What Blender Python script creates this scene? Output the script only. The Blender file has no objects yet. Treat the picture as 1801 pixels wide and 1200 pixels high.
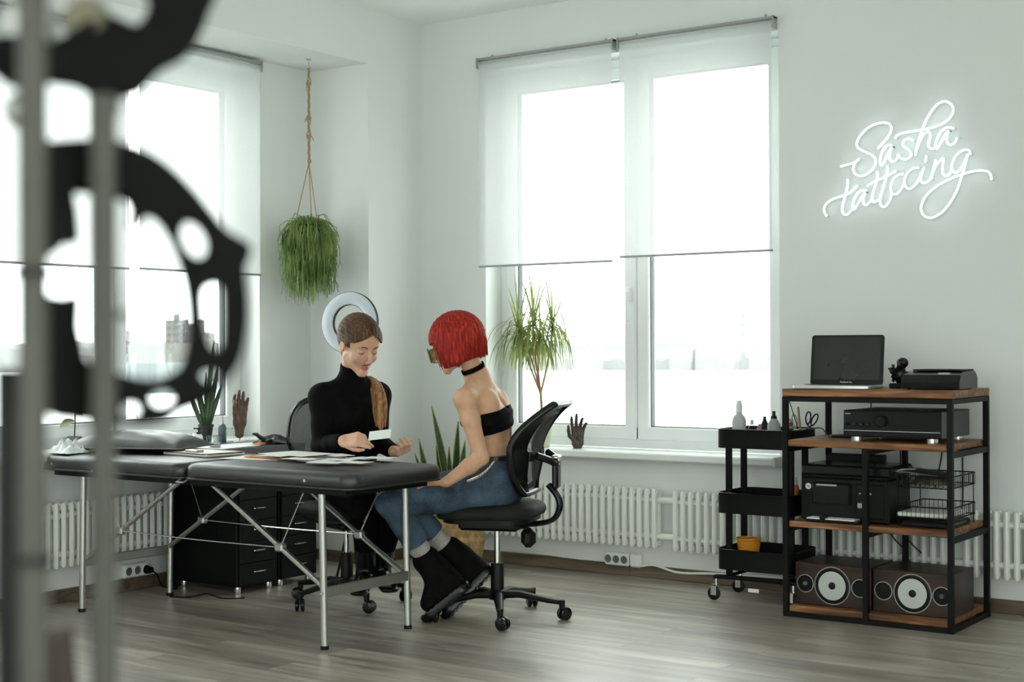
import bpy, math, random
import numpy as np
from mathutils import Vector, Matrix
sc = bpy.context.scene
COL = sc.collection
PI = math.pi

# ------------------------------------------------------------------ camera
FPX = 2571.0                                  # focal length in pixels of the 1801 wide frame
YAW, PITCH, ROLL = math.radians(35.156), math.radians(0.232), math.radians(-0.225)
CAM = Vector((4.853, -6.063, 1.10))
vd = Vector((-math.sin(YAW)*math.cos(PITCH), math.cos(YAW)*math.cos(PITCH), math.sin(PITCH)))
_r = Vector((math.cos(YAW), math.sin(YAW), 0)); _u = _r.cross(vd)
vr = math.cos(ROLL)*_r + math.sin(ROLL)*_u
vu = -math.sin(ROLL)*_r + math.cos(ROLL)*_u
cam_data = bpy.data.cameras.new('camera')
cam = bpy.data.objects.new('camera', cam_data); COL.objects.link(cam)
cam.matrix_world = Matrix(((vr.x, vu.x, -vd.x, CAM.x), (vr.y, vu.y, -vd.y, CAM.y), (vr.z, vu.z, -vd.z, CAM.z), (0, 0, 0, 1)))
cam_data.sensor_width = 36; cam_data.lens = 36*FPX/1801
cam_data.clip_start = 0.05; cam_data.clip_end = 4000
cam_data.dof.use_dof = True; cam_data.dof.focus_distance = 6.3; cam_data.dof.aperture_fstop = 3.6
sc.camera = cam

# ------------------------------------------------------------------ view, sky and daylight
sc.view_settings.view_transform = 'Standard'; sc.view_settings.look = 'None'
sc.view_settings.gamma = 1; sc.view_settings.use_curve_mapping = False
sc.view_settings.exposure = -0.74
SKY = 9.0
w = bpy.data.worlds.new('overcast_sky'); sc.world = w; w.use_nodes = True
nt = w.node_tree; nt.nodes.clear()
bgn = nt.nodes.new('ShaderNodeBackground'); out = nt.nodes.new('ShaderNodeOutputWorld')
tcn = nt.nodes.new('ShaderNodeTexCoord'); sxz = nt.nodes.new('ShaderNodeSeparateXYZ'); crn = nt.nodes.new('ShaderNodeValToRGB')
nt.links.new(tcn.outputs['Generated'], sxz.inputs[0]); nt.links.new(sxz.outputs['Z'], crn.inputs[0])
crn.color_ramp.elements[0].position = 0.0; crn.color_ramp.elements[0].color = (0.90, 0.94, 0.925, 1)
crn.color_ramp.elements[1].position = 0.6; crn.color_ramp.elements[1].color = (0.96, 1.0, 0.98, 1)
nt.links.new(crn.outputs[0], bgn.inputs[0]); nt.links.new(bgn.outputs[0], out.inputs[0])
bgn.inputs[1].default_value = SKY
sc.cycles.use_denoising = True
sc.cycles.max_bounces = 13; sc.cycles.diffuse_bounces = 9; sc.cycles.transparent_max_bounces = 24
sc.cycles.sample_clamp_indirect = 8

def portal(name, loc, size, rot):              # sky portals in the window openings
    ld = bpy.data.lights.new(name, 'AREA'); ld.shape = 'RECTANGLE'; ld.size, ld.size_y = size
    ld.cycles.is_portal = True
    o = bpy.data.objects.new(name, ld); COL.objects.link(o); o.location = loc; o.rotation_euler = rot
portal('daylight_portal_right', (1.237, 0.26, 1.55), (1.7, 2.0), (-PI/2, 0, 0))
portal('daylight_portal_left', (-0.68, -1.62, 1.55), (2.0, 1.7), (0, -PI/2, 0))
portal('daylight_portal_left_far', (-0.68, -4.235, 1.55), (2.0, 1.7), (0, -PI/2, 0))

for k_, c_ in enumerate((1.5, 4.6)): portal('daylight_portal_rear_%d' % k_, (7.2-c_, -8.83, 1.40), (2.0, 2.6), (PI/2, 0, 0))
for k_, c_ in enumerate((4.6, 7.0)): portal('daylight_portal_side_%d' % k_, (7.43, -c_, 1.40), (2.6, 2.0), (0, PI/2, 0))

# ------------------------------------------------------------------ helpers
def ray(px, py): return vd + vr*((px-900.5)/FPX) - vu*((py-600)/FPX)
def at(px, py, depth): return CAM + ray(px, py)*depth          # photo pixel + distance -> point in the room
def onY(px, py, y): v = ray(px, py); return CAM + v*((y-CAM.y)/v.y)
def onX(px, py, x): v = ray(px, py); return CAM + v*((x-CAM.x)/v.x)
def onZ(px, py, z): v = ray(px, py); return CAM + v*((z-CAM.z)/v.z)
def V(*a): return Vector(a)
def wm(o):
    m = o.matrix_basis.copy()
    return wm(o.parent) @ m if o.parent else m
def mesh_obj(name, verts, faces, mat, parent=None, world=True, smooth=35, mats=None, fmat=None, origin='base'):
    verts = np.asarray(verts, dtype=float).reshape(-1, 3)
    o = bpy.data.objects.new(name, None)
    me = bpy.data.meshes.new(name)
    if parent is not None:
        if world:
            inv = np.array(wm(parent).inverted()); verts = verts @ inv[:3, :3].T + inv[:3, 3]
    elif origin == 'base':
        lo, hi = verts.min(0), verts.max(0); c = np.array([(lo[0]+hi[0])/2, (lo[1]+hi[1])/2, lo[2]])
        verts = verts - c
    me.from_pydata(verts.tolist(), [], [list(map(int, f)) for f in faces]); 
    for m_ in (mats or [mat]): me.materials.append(m_)
    if fmat is not None: me.polygons.foreach_set('material_index', list(map(int, fmat)))
    if smooth:
        me.polygons.foreach_set('use_smooth', [True]*len(me.polygons))
        me.update()
        if smooth < 180: me.set_sharp_from_angle(angle=math.radians(smooth))
    me.update()
    bpy.data.objects.remove(o)
    o = bpy.data.objects.new(name, me); COL.objects.link(o)
    if parent is not None: o.parent = parent
    elif origin == 'base': o.location = c.tolist()
    return o
def tag(o, label=None, cat=None, group=None, kind=None):
    if label: o['label'] = label
    if cat: o['category'] = cat
    if group: o['group'] = group
    if kind: o['kind'] = kind
    return o
def thing(name, label, cat, loc=(0, 0, 0), rz=0, group=None):
    o = bpy.data.objects.new(name, None); COL.objects.link(o); o.empty_display_size = 0.05
    o.location = loc; o.rotation_euler = (0, 0, rz)
    return tag(o, label, cat, group)
def copy_tree(o, parent=None):
    c = o.copy(); COL.objects.link(c)
    if parent is not None: c.parent = parent
    for ch in [x for x in bpy.data.objects if x.parent == o]: copy_tree(ch, c)
    return c
def basis(zdir, xhint=(1, 0, 0)):
    z = Vector(zdir).normalized(); x = Vector(xhint); x = x - z*x.dot(z)
    if x.length < 1e-4: x = Vector((0, 1, 0)) - z*z.y
    x.normalize(); y = z.cross(x)
    return Matrix(((x.x, y.x, z.x), (x.y, y.y, z.y), (x.z, y.z, z.z)))
def frame(origin, zdir=(0, 0, 1), xhint=(1, 0, 0)): return Matrix.Translation(Vector(origin)) @ basis(zdir, xhint).to_4x4()
def rotz(loc, a): return Matrix.Translation(Vector(loc)) @ Matrix.Rotation(a, 4, 'Z')
def smooth_path(pts, n=8, closed=False):
    P = [Vector(p) for p in pts]; out = []
    N = len(P)
    rng = range(N if closed else N-1)
    for i in rng:
        if closed: p0, p1, p2, p3 = P[(i-1) % N], P[i], P[(i+1) % N], P[(i+2) % N]
        else: p0, p1, p2, p3 = P[max(i-1, 0)], P[i], P[i+1], P[min(i+2, N-1)]
        for k in range(n):
            t = k/n
            out.append(0.5*((2*p1)+(p2-p0)*t+(2*p0-5*p1+4*p2-p3)*t*t+(3*p1-p0-3*p2+p3)*t*t*t))
    if not closed: out.append(P[-1])
    return out
class MB:
    def __init__(s): s.v = []; s.f = []; s.n = 0
    def add(s, vs, fs, M=None):
        vs = [Vector(v) for v in vs]
        if M is not None: vs = [M @ v for v in vs]
        b = s.n; s.v += [tuple(v) for v in vs]; s.n += len(vs)
        s.f += [tuple(i+b for i in f) for f in fs]; return s
    def box(s, x0, x1, y0, y1, z0, z1, M=None, ch=0.0):
        x0, x1 = min(x0, x1), max(x0, x1); y0, y1 = min(y0, y1), max(y0, y1); z0, z1 = min(z0, z1), max(z0, z1)
        if ch <= 0:
            vs = [(x, y, z) for z in (z0, z1) for y in (y0, y1) for x in (x0, x1)]
            return s.add(vs, [(0, 2, 3, 1), (4, 5, 7, 6), (0, 1, 5, 4), (2, 6, 7, 3), (0, 4, 6, 2), (1, 3, 7, 5)], M)
        c = min(ch, (x1-x0)/2.01, (y1-y0)/2.01, (z1-z0)/2.01)
        vs = []; idx = {}
        for ix, (X, sx) in enumerate(((x0, 1), (x1, -1))):
            for iy, (Y, sy) in enumerate(((y0, 1), (y1, -1))):
                for iz, (Z, sz) in enumerate(((z0, 1), (z1, -1))):
                    idx[ix, iy, iz] = len(vs)
                    vs += [(X, Y+sy*c, Z+sz*c), (X+sx*c, Y, Z+sz*c), (X+sx*c, Y+sy*c, Z)]
        F = []
        def I(a, b, c_, k): return idx[a, b, c_]+k
        for a in (0, 1):
            F.append((I(a,0,0,0), I(a,1,0,0), I(a,1,1,0), I(a,0,1,0)) if a else (I(a,0,0,0), I(a,0,1,0), I(a,1,1,0), I(a,1,0,0)))
            F.append((I(0,a,0,1), I(0,a,1,1), I(1,a,1,1), I(1,a,0,1)) if a else (I(0,a,0,1), I(1,a,0,1), I(1,a,1,1), I(0,a,1,1)))
            F.append((I(0,0,a,2), I(1,0,a,2), I(1,1,a,2), I(0,1,a,2)) if a else (I(0,0,a,2), I(0,1,a,2), I(1,1,a,2), I(1,0,a,2)))
        for a in (0, 1):
            for b in (0, 1):
                q = (I(a,b,0,0), I(a,b,0,1), I(a,b,1,1), I(a,b,1,0)); F.append(q if a != b else q[::-1])
                q = (I(a,0,b,0), I(a,0,b,2), I(a,1,b,2), I(a,1,b,0)); F.append(q[::-1] if a != b else q)
                q = (I(0,a,b,1), I(0,a,b,2), I(1,a,b,2), I(1,a,b,1)); F.append(q if a != b else q[::-1])
        for a in (0, 1):
            for b in (0, 1):
                for c_ in (0, 1):
                    q = (I(a,b,c_,0), I(a,b,c_,1), I(a,b,c_,2)); F.append(q if (a+b+c_) % 2 == 1 else q[::-1])
        return s.add(vs, F, M)
    def tube(s, pts, r, n=8, closed=False, M=None, caps=True, flat=1.0):
        P = [Vector(p) for p in pts]; N = len(P)
        R = r if hasattr(r, '__len__') else [r]*N
        if len(R) != N: R = list(np.interp(np.linspace(0, 1, N), np.linspace(0, 1, len(R)), R))
        vs = []; up = None
        for i in range(N):
            if closed: t = P[(i+1) % N]-P[(i-1) % N]
            else: t = P[min(i+1, N-1)]-P[max(i-1, 0)]
            if t.length < 1e-9: t = Vector((0, 0, 1))
            t.normalize()
            if up is None:
                a = Vector((0, 0, 1)) if abs(t.z) < 0.9 else Vector((1, 0, 0))
                up = (a-t*a.dot(t)).normalized()
            else:
                up = up-t*up.dot(t)
                up = up.normalized() if up.length > 1e-6 else Vector((1, 0, 0))
            b = t.cross(up)
            for k in range(n):
                an = 2*PI*k/n
                vs.append(P[i]+(up*math.cos(an)*flat+b*math.sin(an))*R[i])
        F = []
        for i in range(N if closed else N-1):
            j = (i+1) % N
            for k in range(n): F.append((i*n+k, i*n+(k+1) % n, j*n+(k+1) % n, j*n+k))
        if caps and not closed: F += [tuple(range(n))[::-1], tuple((N-1)*n+k for k in range(n))]
        return s.add(vs, F, M)
    def cyl(s, p0, p1, r0, r1=None, n=16, M=None): return s.tube([p0, p1], [r0, r0 if r1 is None else r1], n, M=M)
    def lathe(s, prof, M=None, n=24, closed=False):
        vs = []; F = []; m = len(prof)
        for (r, z) in prof:
            for k in range(n): a = 2*PI*k/n; vs.append((r*math.cos(a), r*math.sin(a), z))
        for i in range(m if closed else m-1):
            j = (i+1) % m
            for k in range(n): F.append((i*n+k, i*n+(k+1) % n, j*n+(k+1) % n, j*n+k))
        if not closed:
            if prof[0][0] > 1e-5: F.append(tuple(range(n))[::-1])
            if prof[-1][0] > 1e-5: F.append(tuple((m-1)*n+k for k in range(n)))
        return s.add(vs, F, M)
    def ell(s, c, r, M=None, n=16, m=10):
        if not hasattr(r, '__len__'): r = (r, r, r)
        T = Matrix.Translation(Vector(c)) @ Matrix.Diagonal((r[0], r[1], r[2], 1))
        prof = [(max(1e-4, math.sin(PI*i/m)), -math.cos(PI*i/m)) for i in range(m+1)]
        return s.lathe(prof, (M @ T) if M is not None else T, n)
    def prism(s, poly, z0, z1, M=None):
        n = len(poly); vs = [(x, y, z0) for x, y in poly]+[(x, y, z1) for x, y in poly]
        F = [tuple(range(n))[::-1], tuple(range(n, 2*n))]+[(k, (k+1) % n, n+(k+1) % n, n+k) for k in range(n)]
        return s.add(vs, F, M)
    def sheet(s, rows, thick=0.0, M=None):        # rows: grid of points; thick > 0 gives it a back side
        R = [[Vector(p) for p in r] for r in rows]; a, b = len(R), len(R[0])
        vs = [p for r in R for p in r]
        F = [(i*b+j, i*b+j+1, (i+1)*b+j+1, (i+1)*b+j) for i in range(a-1) for j in range(b-1)]
        if thick:
            nr = []
            for i in range(a):
                for j in range(b):
                    u = R[min(i+1, a-1)][j]-R[max(i-1, 0)][j]; v_ = R[i][min(j+1, b-1)]-R[i][max(j-1, 0)]
                    q = v_.cross(u); nr.append(q.normalized() if q.length > 1e-12 else Vector((0, 0, 1)))
            k = len(vs); vs += [p-n_*thick for p, n_ in zip(vs[:k], nr)]
            F += [tuple(i+k for i in f)[::-1] for f in F]
            rim = [j for j in range(b)]+[i*b+b-1 for i in range(1, a)]+[(a-1)*b+j for j in range(b-2, -1, -1)]+[i*b for i in range(a-2, 0, -1)]
            for q in range(len(rim)): i0, i1 = rim[q], rim[(q+1) % len(rim)]; F.append((i1, i0, i0+k, i1+k))
        return s.add(vs, F, M)
    def build(s, name, mat, parent=None, world=True, smooth=35, bevel=0, **kw):
        o = mesh_obj(name, s.v, s.f, mat, parent, world, smooth, **kw)
        if bevel:
            b = o.modifiers.new('bevel', 'BEVEL'); b.width = bevel; b.segments = 2; b.limit_method = 'ANGLE'; b.angle_limit = math.radians(40)
        return o
def rrect(w_, h_, r, n=5, cx=0, cy=0):
    pts = []
    for (sx, sy, a0) in ((1, 1, 0), (-1, 1, PI/2), (-1, -1, PI), (1, -1, 3*PI/2)):
        for k in range(n+1):
            a = a0+PI/2*k/n; pts.append((cx+sx*(w_/2-r)+r*math.cos(a), cy+sy*(h_/2-r)+r*math.sin(a)))
    return pts

# ------------------------------------------------------------------ materials
def newmat(name):
    m = bpy.data.materials.new(name); m.use_nodes = True; t = m.node_tree
    return m, t, t.nodes['Principled BSDF']
def srgb(h):
    h = h.lstrip('#'); c = [int(h[i:i+2], 16)/255 for i in (0, 2, 4)]
    return tuple(((x/12.92) if x <= 0.04045 else ((x+0.055)/1.055)**2.4) for x in c)+(1,)
def pm(name, col, rough=0.5, metal=0.0, var=0.08, scale=12, bump=0.0, bscale=None, stretch=None, col2=None, spec=0.5, sheen=0, sss=0, coat=0):
    m, t, b = newmat(name)
    col = srgb(col) if isinstance(col, str) else tuple(col)+(1,) if len(col) == 3 else col
    tc = t.nodes.new('ShaderNodeTexCoord'); mp = t.nodes.new('ShaderNodeMapping')
    t.links.new(tc.outputs['Object'], mp.inputs[0])
    if stretch: mp.inputs['Scale'].default_value = stretch
    nz = t.nodes.new('ShaderNodeTexNoise'); nz.inputs['Scale'].default_value = scale; nz.inputs['Detail'].default_value = 4
    t.links.new(mp.outputs[0], nz.inputs['Vector'])
    cr = t.nodes.new('ShaderNodeValToRGB'); cr.color_ramp.elements[0].position = 0.3; cr.color_ramp.elements[1].position = 0.7
    c2 = (srgb(col2) if isinstance(col2, str) else col2) if col2 else tuple(min(1, x*(1+var)) for x in col[:3])+(1,)
    c1 = col if col2 else tuple(x*(1-var) for x in col[:3])+(1,)
    cr.color_ramp.elements[0].color = c1; cr.color_ramp.elements[1].color = c2
    t.links.new(nz.outputs['Fac'], cr.inputs[0]); t.links.new(cr.outputs[0], b.inputs['Base Color'])
    b.inputs['Roughness'].default_value = rough; b.inputs['Metallic'].default_value = metal
    b.inputs['Specular IOR Level'].default_value = spec
    if sheen: b.inputs['Sheen Weight'].default_value = sheen
    if coat: b.inputs['Coat Weight'].default_value = coat; b.inputs['Coat Roughness'].default_value = 0.1
    if sss: b.inputs['Subsurface Weight'].default_value = sss; b.inputs['Subsurface Radius'].default_value = (0.02, 0.008, 0.004); b.inputs['Subsurface Scale'].default_value = 0.5
    if bump:
        bp = t.nodes.new('ShaderNodeBump'); bp.inputs['Strength'].default_value = bump; bp.inputs['Distance'].default_value = 0.01
        n2 = t.nodes.new('ShaderNodeTexNoise'); n2.inputs['Scale'].default_value = bscale or scale*4; n2.inputs['Detail'].default_value = 5
        t.links.new(mp.outputs[0], n2.inputs['Vector']); t.links.new(n2.outputs['Fac'], bp.inputs['Height']); t.links.new(bp.outputs[0], b.inputs['Normal'])
    return m
M = {}
M['wall'] = pm('wall_paint', (0.765, 0.785, 0.768), 0.75, var=0.015, scale=1.2, bump=0.03, bscale=90, spec=0.3)
M['ceiling'] = pm('ceiling_paint', (0.93, 0.94, 0.93), 0.8, var=0.01, scale=1, bump=0.02, bscale=80, spec=0.2)
M['pvc'] = pm('white_window_plastic', (0.84, 0.86, 0.86), 0.35, var=0.02, scale=5)
M['gasket'] = pm('dark_window_gasket', (0.10, 0.11, 0.11), 0.6)
M['sill'] = pm('white_sill_board', (0.82, 0.85, 0.83), 0.3, var=0.01, scale=6)
M['radiator'] = pm('white_radiator_enamel', (0.80, 0.82, 0.78), 0.35, var=0.03, scale=8)
M['whiteplastic'] = pm('white_plastic', (0.75, 0.77, 0.73), 0.35, var=0.02)
M['black'] = pm('black_plastic', (0.004, 0.0045, 0.004), 0.45, var=0.2, scale=20, spec=0.25)
M['blackgloss'] = pm('black_gloss_plastic', (0.005, 0.006, 0.006), 0.22, var=0.2, spec=0.35)
M['blackmetal'] = pm('black_powder_coated_metal', (0.004, 0.005, 0.0045), 0.5, var=0.2, scale=30, bump=0.05, spec=0.18)
M['leather'] = pm('black_vinyl', (0.005, 0.0055, 0.0055), 0.42, var=0.2, scale=6, bump=0.25, bscale=14, spec=0.9)
M['chrome'] = pm('chrome', (0.75, 0.75, 0.72), 0.18, 1.0, var=0.03)
M['alu'] = pm('brushed_aluminium', (0.50, 0.50, 0.47), 0.38, 1.0, var=0.06, scale=6, stretch=(40, 40, 1))
M['greymetal'] = pm('grey_metal', (0.42, 0.42, 0.40), 0.4, 0.9, var=0.05)
M['railgrey'] = pm('pale_grey_rail', (0.36, 0.37, 0.36), 0.45, 0.2, var=0.04)
M['paper'] = pm('white_paper', (0.82, 0.84, 0.82), 0.6, var=0.02)
M['orange'] = pm('orange_card', (0.62, 0.20, 0.04), 0.6, var=0.06)
M['rope'] = pm('jute_rope', (0.42, 0.27, 0.14), 0.85, var=0.25, scale=120, bump=0.5)
M['fabric'] = pm('black_fabric', (0.004, 0.004, 0.004), 0.9, var=0.3, scale=40, bump=0.2, bscale=300, spec=0.08)

def wood(name, c1, c2, c3, scale=1.0, rough=0.45, axis=0):
    m, t, b = newmat(name); tc = t.nodes.new('ShaderNodeTexCoord'); mp = t.nodes.new('ShaderNodeMapping')
    t.links.new(tc.outputs['Object'], mp.inputs[0])
    s_ = [18*scale]*3; s_[axis] = 1.6*scale; mp.inputs['Scale'].default_value = s_
    nz = t.nodes.new('ShaderNodeTexNoise'); nz.inputs['Scale'].default_value = 2.2; nz.inputs['Detail'].default_value = 8; nz.inputs['Distortion'].default_value = 0.8
    t.links.new(mp.outputs[0], nz.inputs['Vector']); cr = t.nodes.new('ShaderNodeValToRGB')
    e = cr.color_ramp.elements; e[0].position = 0.28; e[0].color = srgb(c1); e[1].position = 0.72; e[1].color = srgb(c3)
    x = e.new(0.5); x.color = srgb(c2)
    t.links.new(nz.outputs['Fac'], cr.inputs[0]); t.links.new(cr.outputs[0], b.inputs['Base Color']); b.inputs['Roughness'].default_value = rough
    bp = t.nodes.new('ShaderNodeBump'); bp.inputs['Strength'].default_value = 0.15; bp.inputs['Distance'].default_value = 0.004
    t.links.new(nz.outputs['Fac'], bp.inputs['Height']); t.links.new(bp.outputs[0], b.inputs['Normal'])
    return m
M['shelfwood'] = wood('rustic_shelf_wood', '#3a2012', '#7d4f2d', '#ad7e54')
M['skirting'] = wood('brown_skirting_wood', '#41362b', '#5e5041', '#7a6a58', 0.6)
M['speakerwood'] = wood('dark_walnut_veneer', '#1a0f0a', '#2a1811', '#3a231a', 0.6, 0.4)

def floor_mat():
    m, t, b = newmat('grey_oak_laminate'); N = t.nodes; Lk = t.links
    tc = N.new('ShaderNodeTexCoord')
    br = N.new('ShaderNodeTexBrick'); br.offset = 0.37
    br.inputs['Scale'].default_value = 1.0; br.inputs['Brick Width'].default_value = 1.28; br.inputs['Row Height'].default_value = 0.145
    br.inputs['Mortar Size'].default_value = 0.0012; br.inputs['Mortar Smooth'].default_value = 0.3; br.inputs['Bias'].default_value = 0
    br.inputs['Color1'].default_value = (0, 0, 0, 1); br.inputs['Color2'].default_value = (1, 1, 1, 1); br.inputs['Mortar'].default_value = (0.5, 0.5, 0.5, 1)
    Lk.new(tc.outputs['Object'], br.inputs['Vector'])
    mp = N.new('ShaderNodeMapping'); mp.inputs['Scale'].default_value = (0.9, 9, 1); Lk.new(tc.outputs['Object'], mp.inputs[0])
    sh = N.new('ShaderNodeVectorMath'); sh.operation = 'MULTIPLY_ADD'; sh.inputs[1].default_value = (7.3, 3.1, 5.7)
    Lk.new(br.outputs['Color'], sh.inputs[0]); Lk.new(mp.outputs[0], sh.inputs[2])
    nz = N.new('ShaderNodeTexNoise'); nz.inputs['Scale'].default_value = 1.6; nz.inputs['Detail'].default_value = 9; nz.inputs['Roughness'].default_value = 0.62; nz.inputs['Distortion'].default_value = 0.6
    Lk.new(sh.outputs[0], nz.inputs['Vector'])
    cr = N.new('ShaderNodeValToRGB'); e = cr.color_ramp.elements
    e[0].position = 0.25; e[0].color = srgb('#5c544c'); e[1].position = 0.72; e[1].color = srgb('#d8d0c4'); x = e.new(0.5); x.color = srgb('#a79e92')
    Lk.new(nz.outputs['Fac'], cr.inputs[0])
    mx = N.new('ShaderNodeMixRGB'); mx.blend_type = 'MULTIPLY'; mx.inputs[0].default_value = 1
    vr2 = N.new('ShaderNodeValToRGB'); vr2.color_ramp.elements[0].color = (0.72, 0.71, 0.70, 1); vr2.color_ramp.elements[1].color = (1.08, 1.06, 1.04, 1)
    Lk.new(br.outputs['Color'], vr2.inputs[0]); Lk.new(cr.outputs[0], mx.inputs[1]); Lk.new(vr2.outputs[0], mx.inputs[2])
    m2 = N.new('ShaderNodeMixRGB'); m2.blend_type = 'MIX'; m2.inputs[2].default_value = srgb('#2a241f')
    Lk.new(br.outputs['Fac'], m2.inputs[0]); Lk.new(mx.outputs[0], m2.inputs[1]); Lk.new(m2.outputs[0], b.inputs['Base Color'])
    b.inputs['Roughness'].default_value = 0.3; b.inputs['Specular IOR Level'].default_value = 1.0; b.inputs['Coat Weight'].default_value = 0.8; b.inputs['Coat Roughness'].default_value = 0.36
    rr = N.new('ShaderNodeMapRange'); rr.inputs['To Min'].default_value = 0.36; rr.inputs['To Max'].default_value = 0.50
    Lk.new(nz.outputs['Fac'], rr.inputs[0]); Lk.new(rr.outputs[0], b.inputs['Roughness'])
    bp = N.new('ShaderNodeBump'); bp.inputs['Strength'].default_value = 0.2; bp.inputs['Distance'].default_value = 0.003
    Lk.new(nz.outputs['Fac'], bp.inputs['Height']); Lk.new(bp.outputs[0], b.inputs['Normal'])
    return m
M['floor'] = floor_mat()
def glass_mat(name, tint=(1, 1, 1), refl=0.06, rough=0.02):
    m = bpy.data.materials.new(name); m.use_nodes = True; t = m.node_tree; t.nodes.clear()
    o = t.nodes.new('ShaderNodeOutputMaterial'); tr = t.nodes.new('ShaderNodeBsdfTransparent'); gl = t.nodes.new('ShaderNodeBsdfGlossy'); mx = t.nodes.new('ShaderNodeMixShader')
    tr.inputs[0].default_value = tuple(tint)+(1,); gl.inputs['Roughness'].default_value = rough
    lw = t.nodes.new('ShaderNodeLayerWeight'); pw = t.nodes.new('ShaderNodeMath'); pw.operation = 'POWER'; pw.inputs[1].default_value = 5
    fr = t.nodes.new('ShaderNodeMath'); fr.operation = 'MULTIPLY_ADD'; fr.inputs[1].default_value = 0.96; fr.inputs[2].default_value = 0.04
    t.links.new(lw.outputs['Facing'], pw.inputs[0]); t.links.new(pw.outputs[0], fr.inputs[0])
    t.links.new(fr.outputs[0], mx.inputs[0]); t.links.new(tr.outputs[0], mx.inputs[1]); t.links.new(gl.outputs[0], mx.inputs[2]); t.links.new(mx.outputs[0], o.inputs[0])
    return m
M['glass'] = glass_mat('window_glass', (0.97, 0.99, 0.98))
M['clear'] = glass_mat('clear_plastic', (0.86, 0.88, 0.88))
def blind_mat():
    m = bpy.data.materials.new('sheer_white_blind_fabric'); m.use_nodes = True; t = m.node_tree; t.nodes.clear()
    o = t.nodes.new('ShaderNodeOutputMaterial'); tr = t.nodes.new('ShaderNodeBsdfTransparent'); tl = t.nodes.new('ShaderNodeBsdfTranslucent'); df = t.nodes.new('ShaderNodeBsdfDiffuse')
    tr.inputs[0].default_value = (1, 1, 1, 1); tl.inputs[0].default_value = (0.62, 0.63, 0.625, 1); df.inputs[0].default_value = (0.80, 0.82, 0.81, 1)
    m1 = t.nodes.new('ShaderNodeMixShader'); m1.inputs[0].default_value = 0.5; m2 = t.nodes.new('ShaderNodeMixShader')
    wv = t.nodes.new('ShaderNodeTexNoise'); wv.inputs['Scale'].default_value = 300; tc = t.nodes.new('ShaderNodeTexCoord'); t.links.new(tc.outputs['Object'], wv.inputs['Vector'])
    mr = t.nodes.new('ShaderNodeMapRange'); mr.inputs['To Min'].default_value = 0.5; mr.inputs['To Max'].default_value = 0.64; t.links.new(wv.outputs['Fac'], mr.inputs[0]); t.links.new(mr.outputs[0], m2.inputs[0])
    t.links.new(tl.outputs[0], m1.inputs[1]); t.links.new(df.outputs[0], m1.inputs[2]); t.links.new(tr.outputs[0], m2.inputs[1]); t.links.new(m1.outputs[0], m2.inputs[2]); t.links.new(m2.outputs[0], o.inputs[0])
    return m
M['blind'] = blind_mat()
def emit(name, col, s):
    m = bpy.data.materials.new(name); m.use_nodes = True; t = m.node_tree; t.nodes.clear()
    o = t.nodes.new('ShaderNodeOutputMaterial'); e = t.nodes.new('ShaderNodeEmission'); e.inputs[0].default_value = tuple(col)+(1,); e.inputs[1].default_value = s
    t.links.new(e.outputs[0], o.inputs[0]); return m

# ================================================================== THE ROOM
ZC = 2.81; RX = 7.2; RY = -8.6; NX = -0.40; NY = -0.43; NZ = 2.54
def S(o): o['kind'] = 'structure'; return o
S(MB().box(NX-0.25, RX+0.2, RY-0.2, 0.26, -0.12, 0.0).build('floor', M['floor'], origin='world'))
S(MB().box(NX-0.25, RX+0.2, RY-0.2, 0.26, ZC, ZC+0.15).build('ceiling', M['ceiling'], origin='world'))
WX0, WX1, WZ0, WZ1 = 0.42, 2.055, 0.57, 2.52
b = MB(); b.box(NX-0.25, WX0, 0, 0.26, 0, ZC).box(WX1, RX+0.2, 0, 0.26, 0, ZC).box(WX0, WX1, 0, 0.26, 0, WZ0).box(WX0, WX1, 0, 0.26, WZ1, ZC)
S(b.build('wall_right', M['wall'], origin='world'))
# left wall: pier beside the corner, beam above the recess, recess wall with two window openings
LY = [(-2.435, -0.80), (-5.05, -3.42)]  # second opening is out of view, added to raise the ambient daylight
b = MB(); b.box(NX-0.25, 0, NY, 0, 0, ZC).box(NX-0.25, 0, RY, NY, NZ, ZC)
ys = [NY]+[q for pr_ in LY for q in (pr_[1], pr_[0])]+[RY]
for i in range(0, len(ys), 2): b.box(NX-0.25, NX, ys[i+1], ys[i], 0, NZ)
for (a_, c_) in LY: b.box(NX-0.25, NX, a_, c_, 0, 0.64).box(NX-0.25, NX, a_, c_, 2.49, NZ)
S(b.build('wall_left', M['wall'], origin='world'))
b = MB()
for (x0, x1) in ((0.016, 1.272), (1.274, 2.9), (2.902, 5.2), (5.202, RX)): b.box(x0, x1, -0.016, 0, 0, 0.058, ch=0.004)
S(b.build('baseboard_right', M['skirting'], origin='world'))
b = MB(); b.box(0, 0.016, NY+0.0, -0.016, 0, 0.058, ch=0.004); b.box(NX+0.016, 0.016, NY-0.016, NY, 0, 0.058, ch=0.004); b.box(NX, NX+0.016, RY, NY-0.016, 0, 0.058, ch=0.004)
S(b.build('baseboard_left', M['skirting'], origin='world'))

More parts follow.
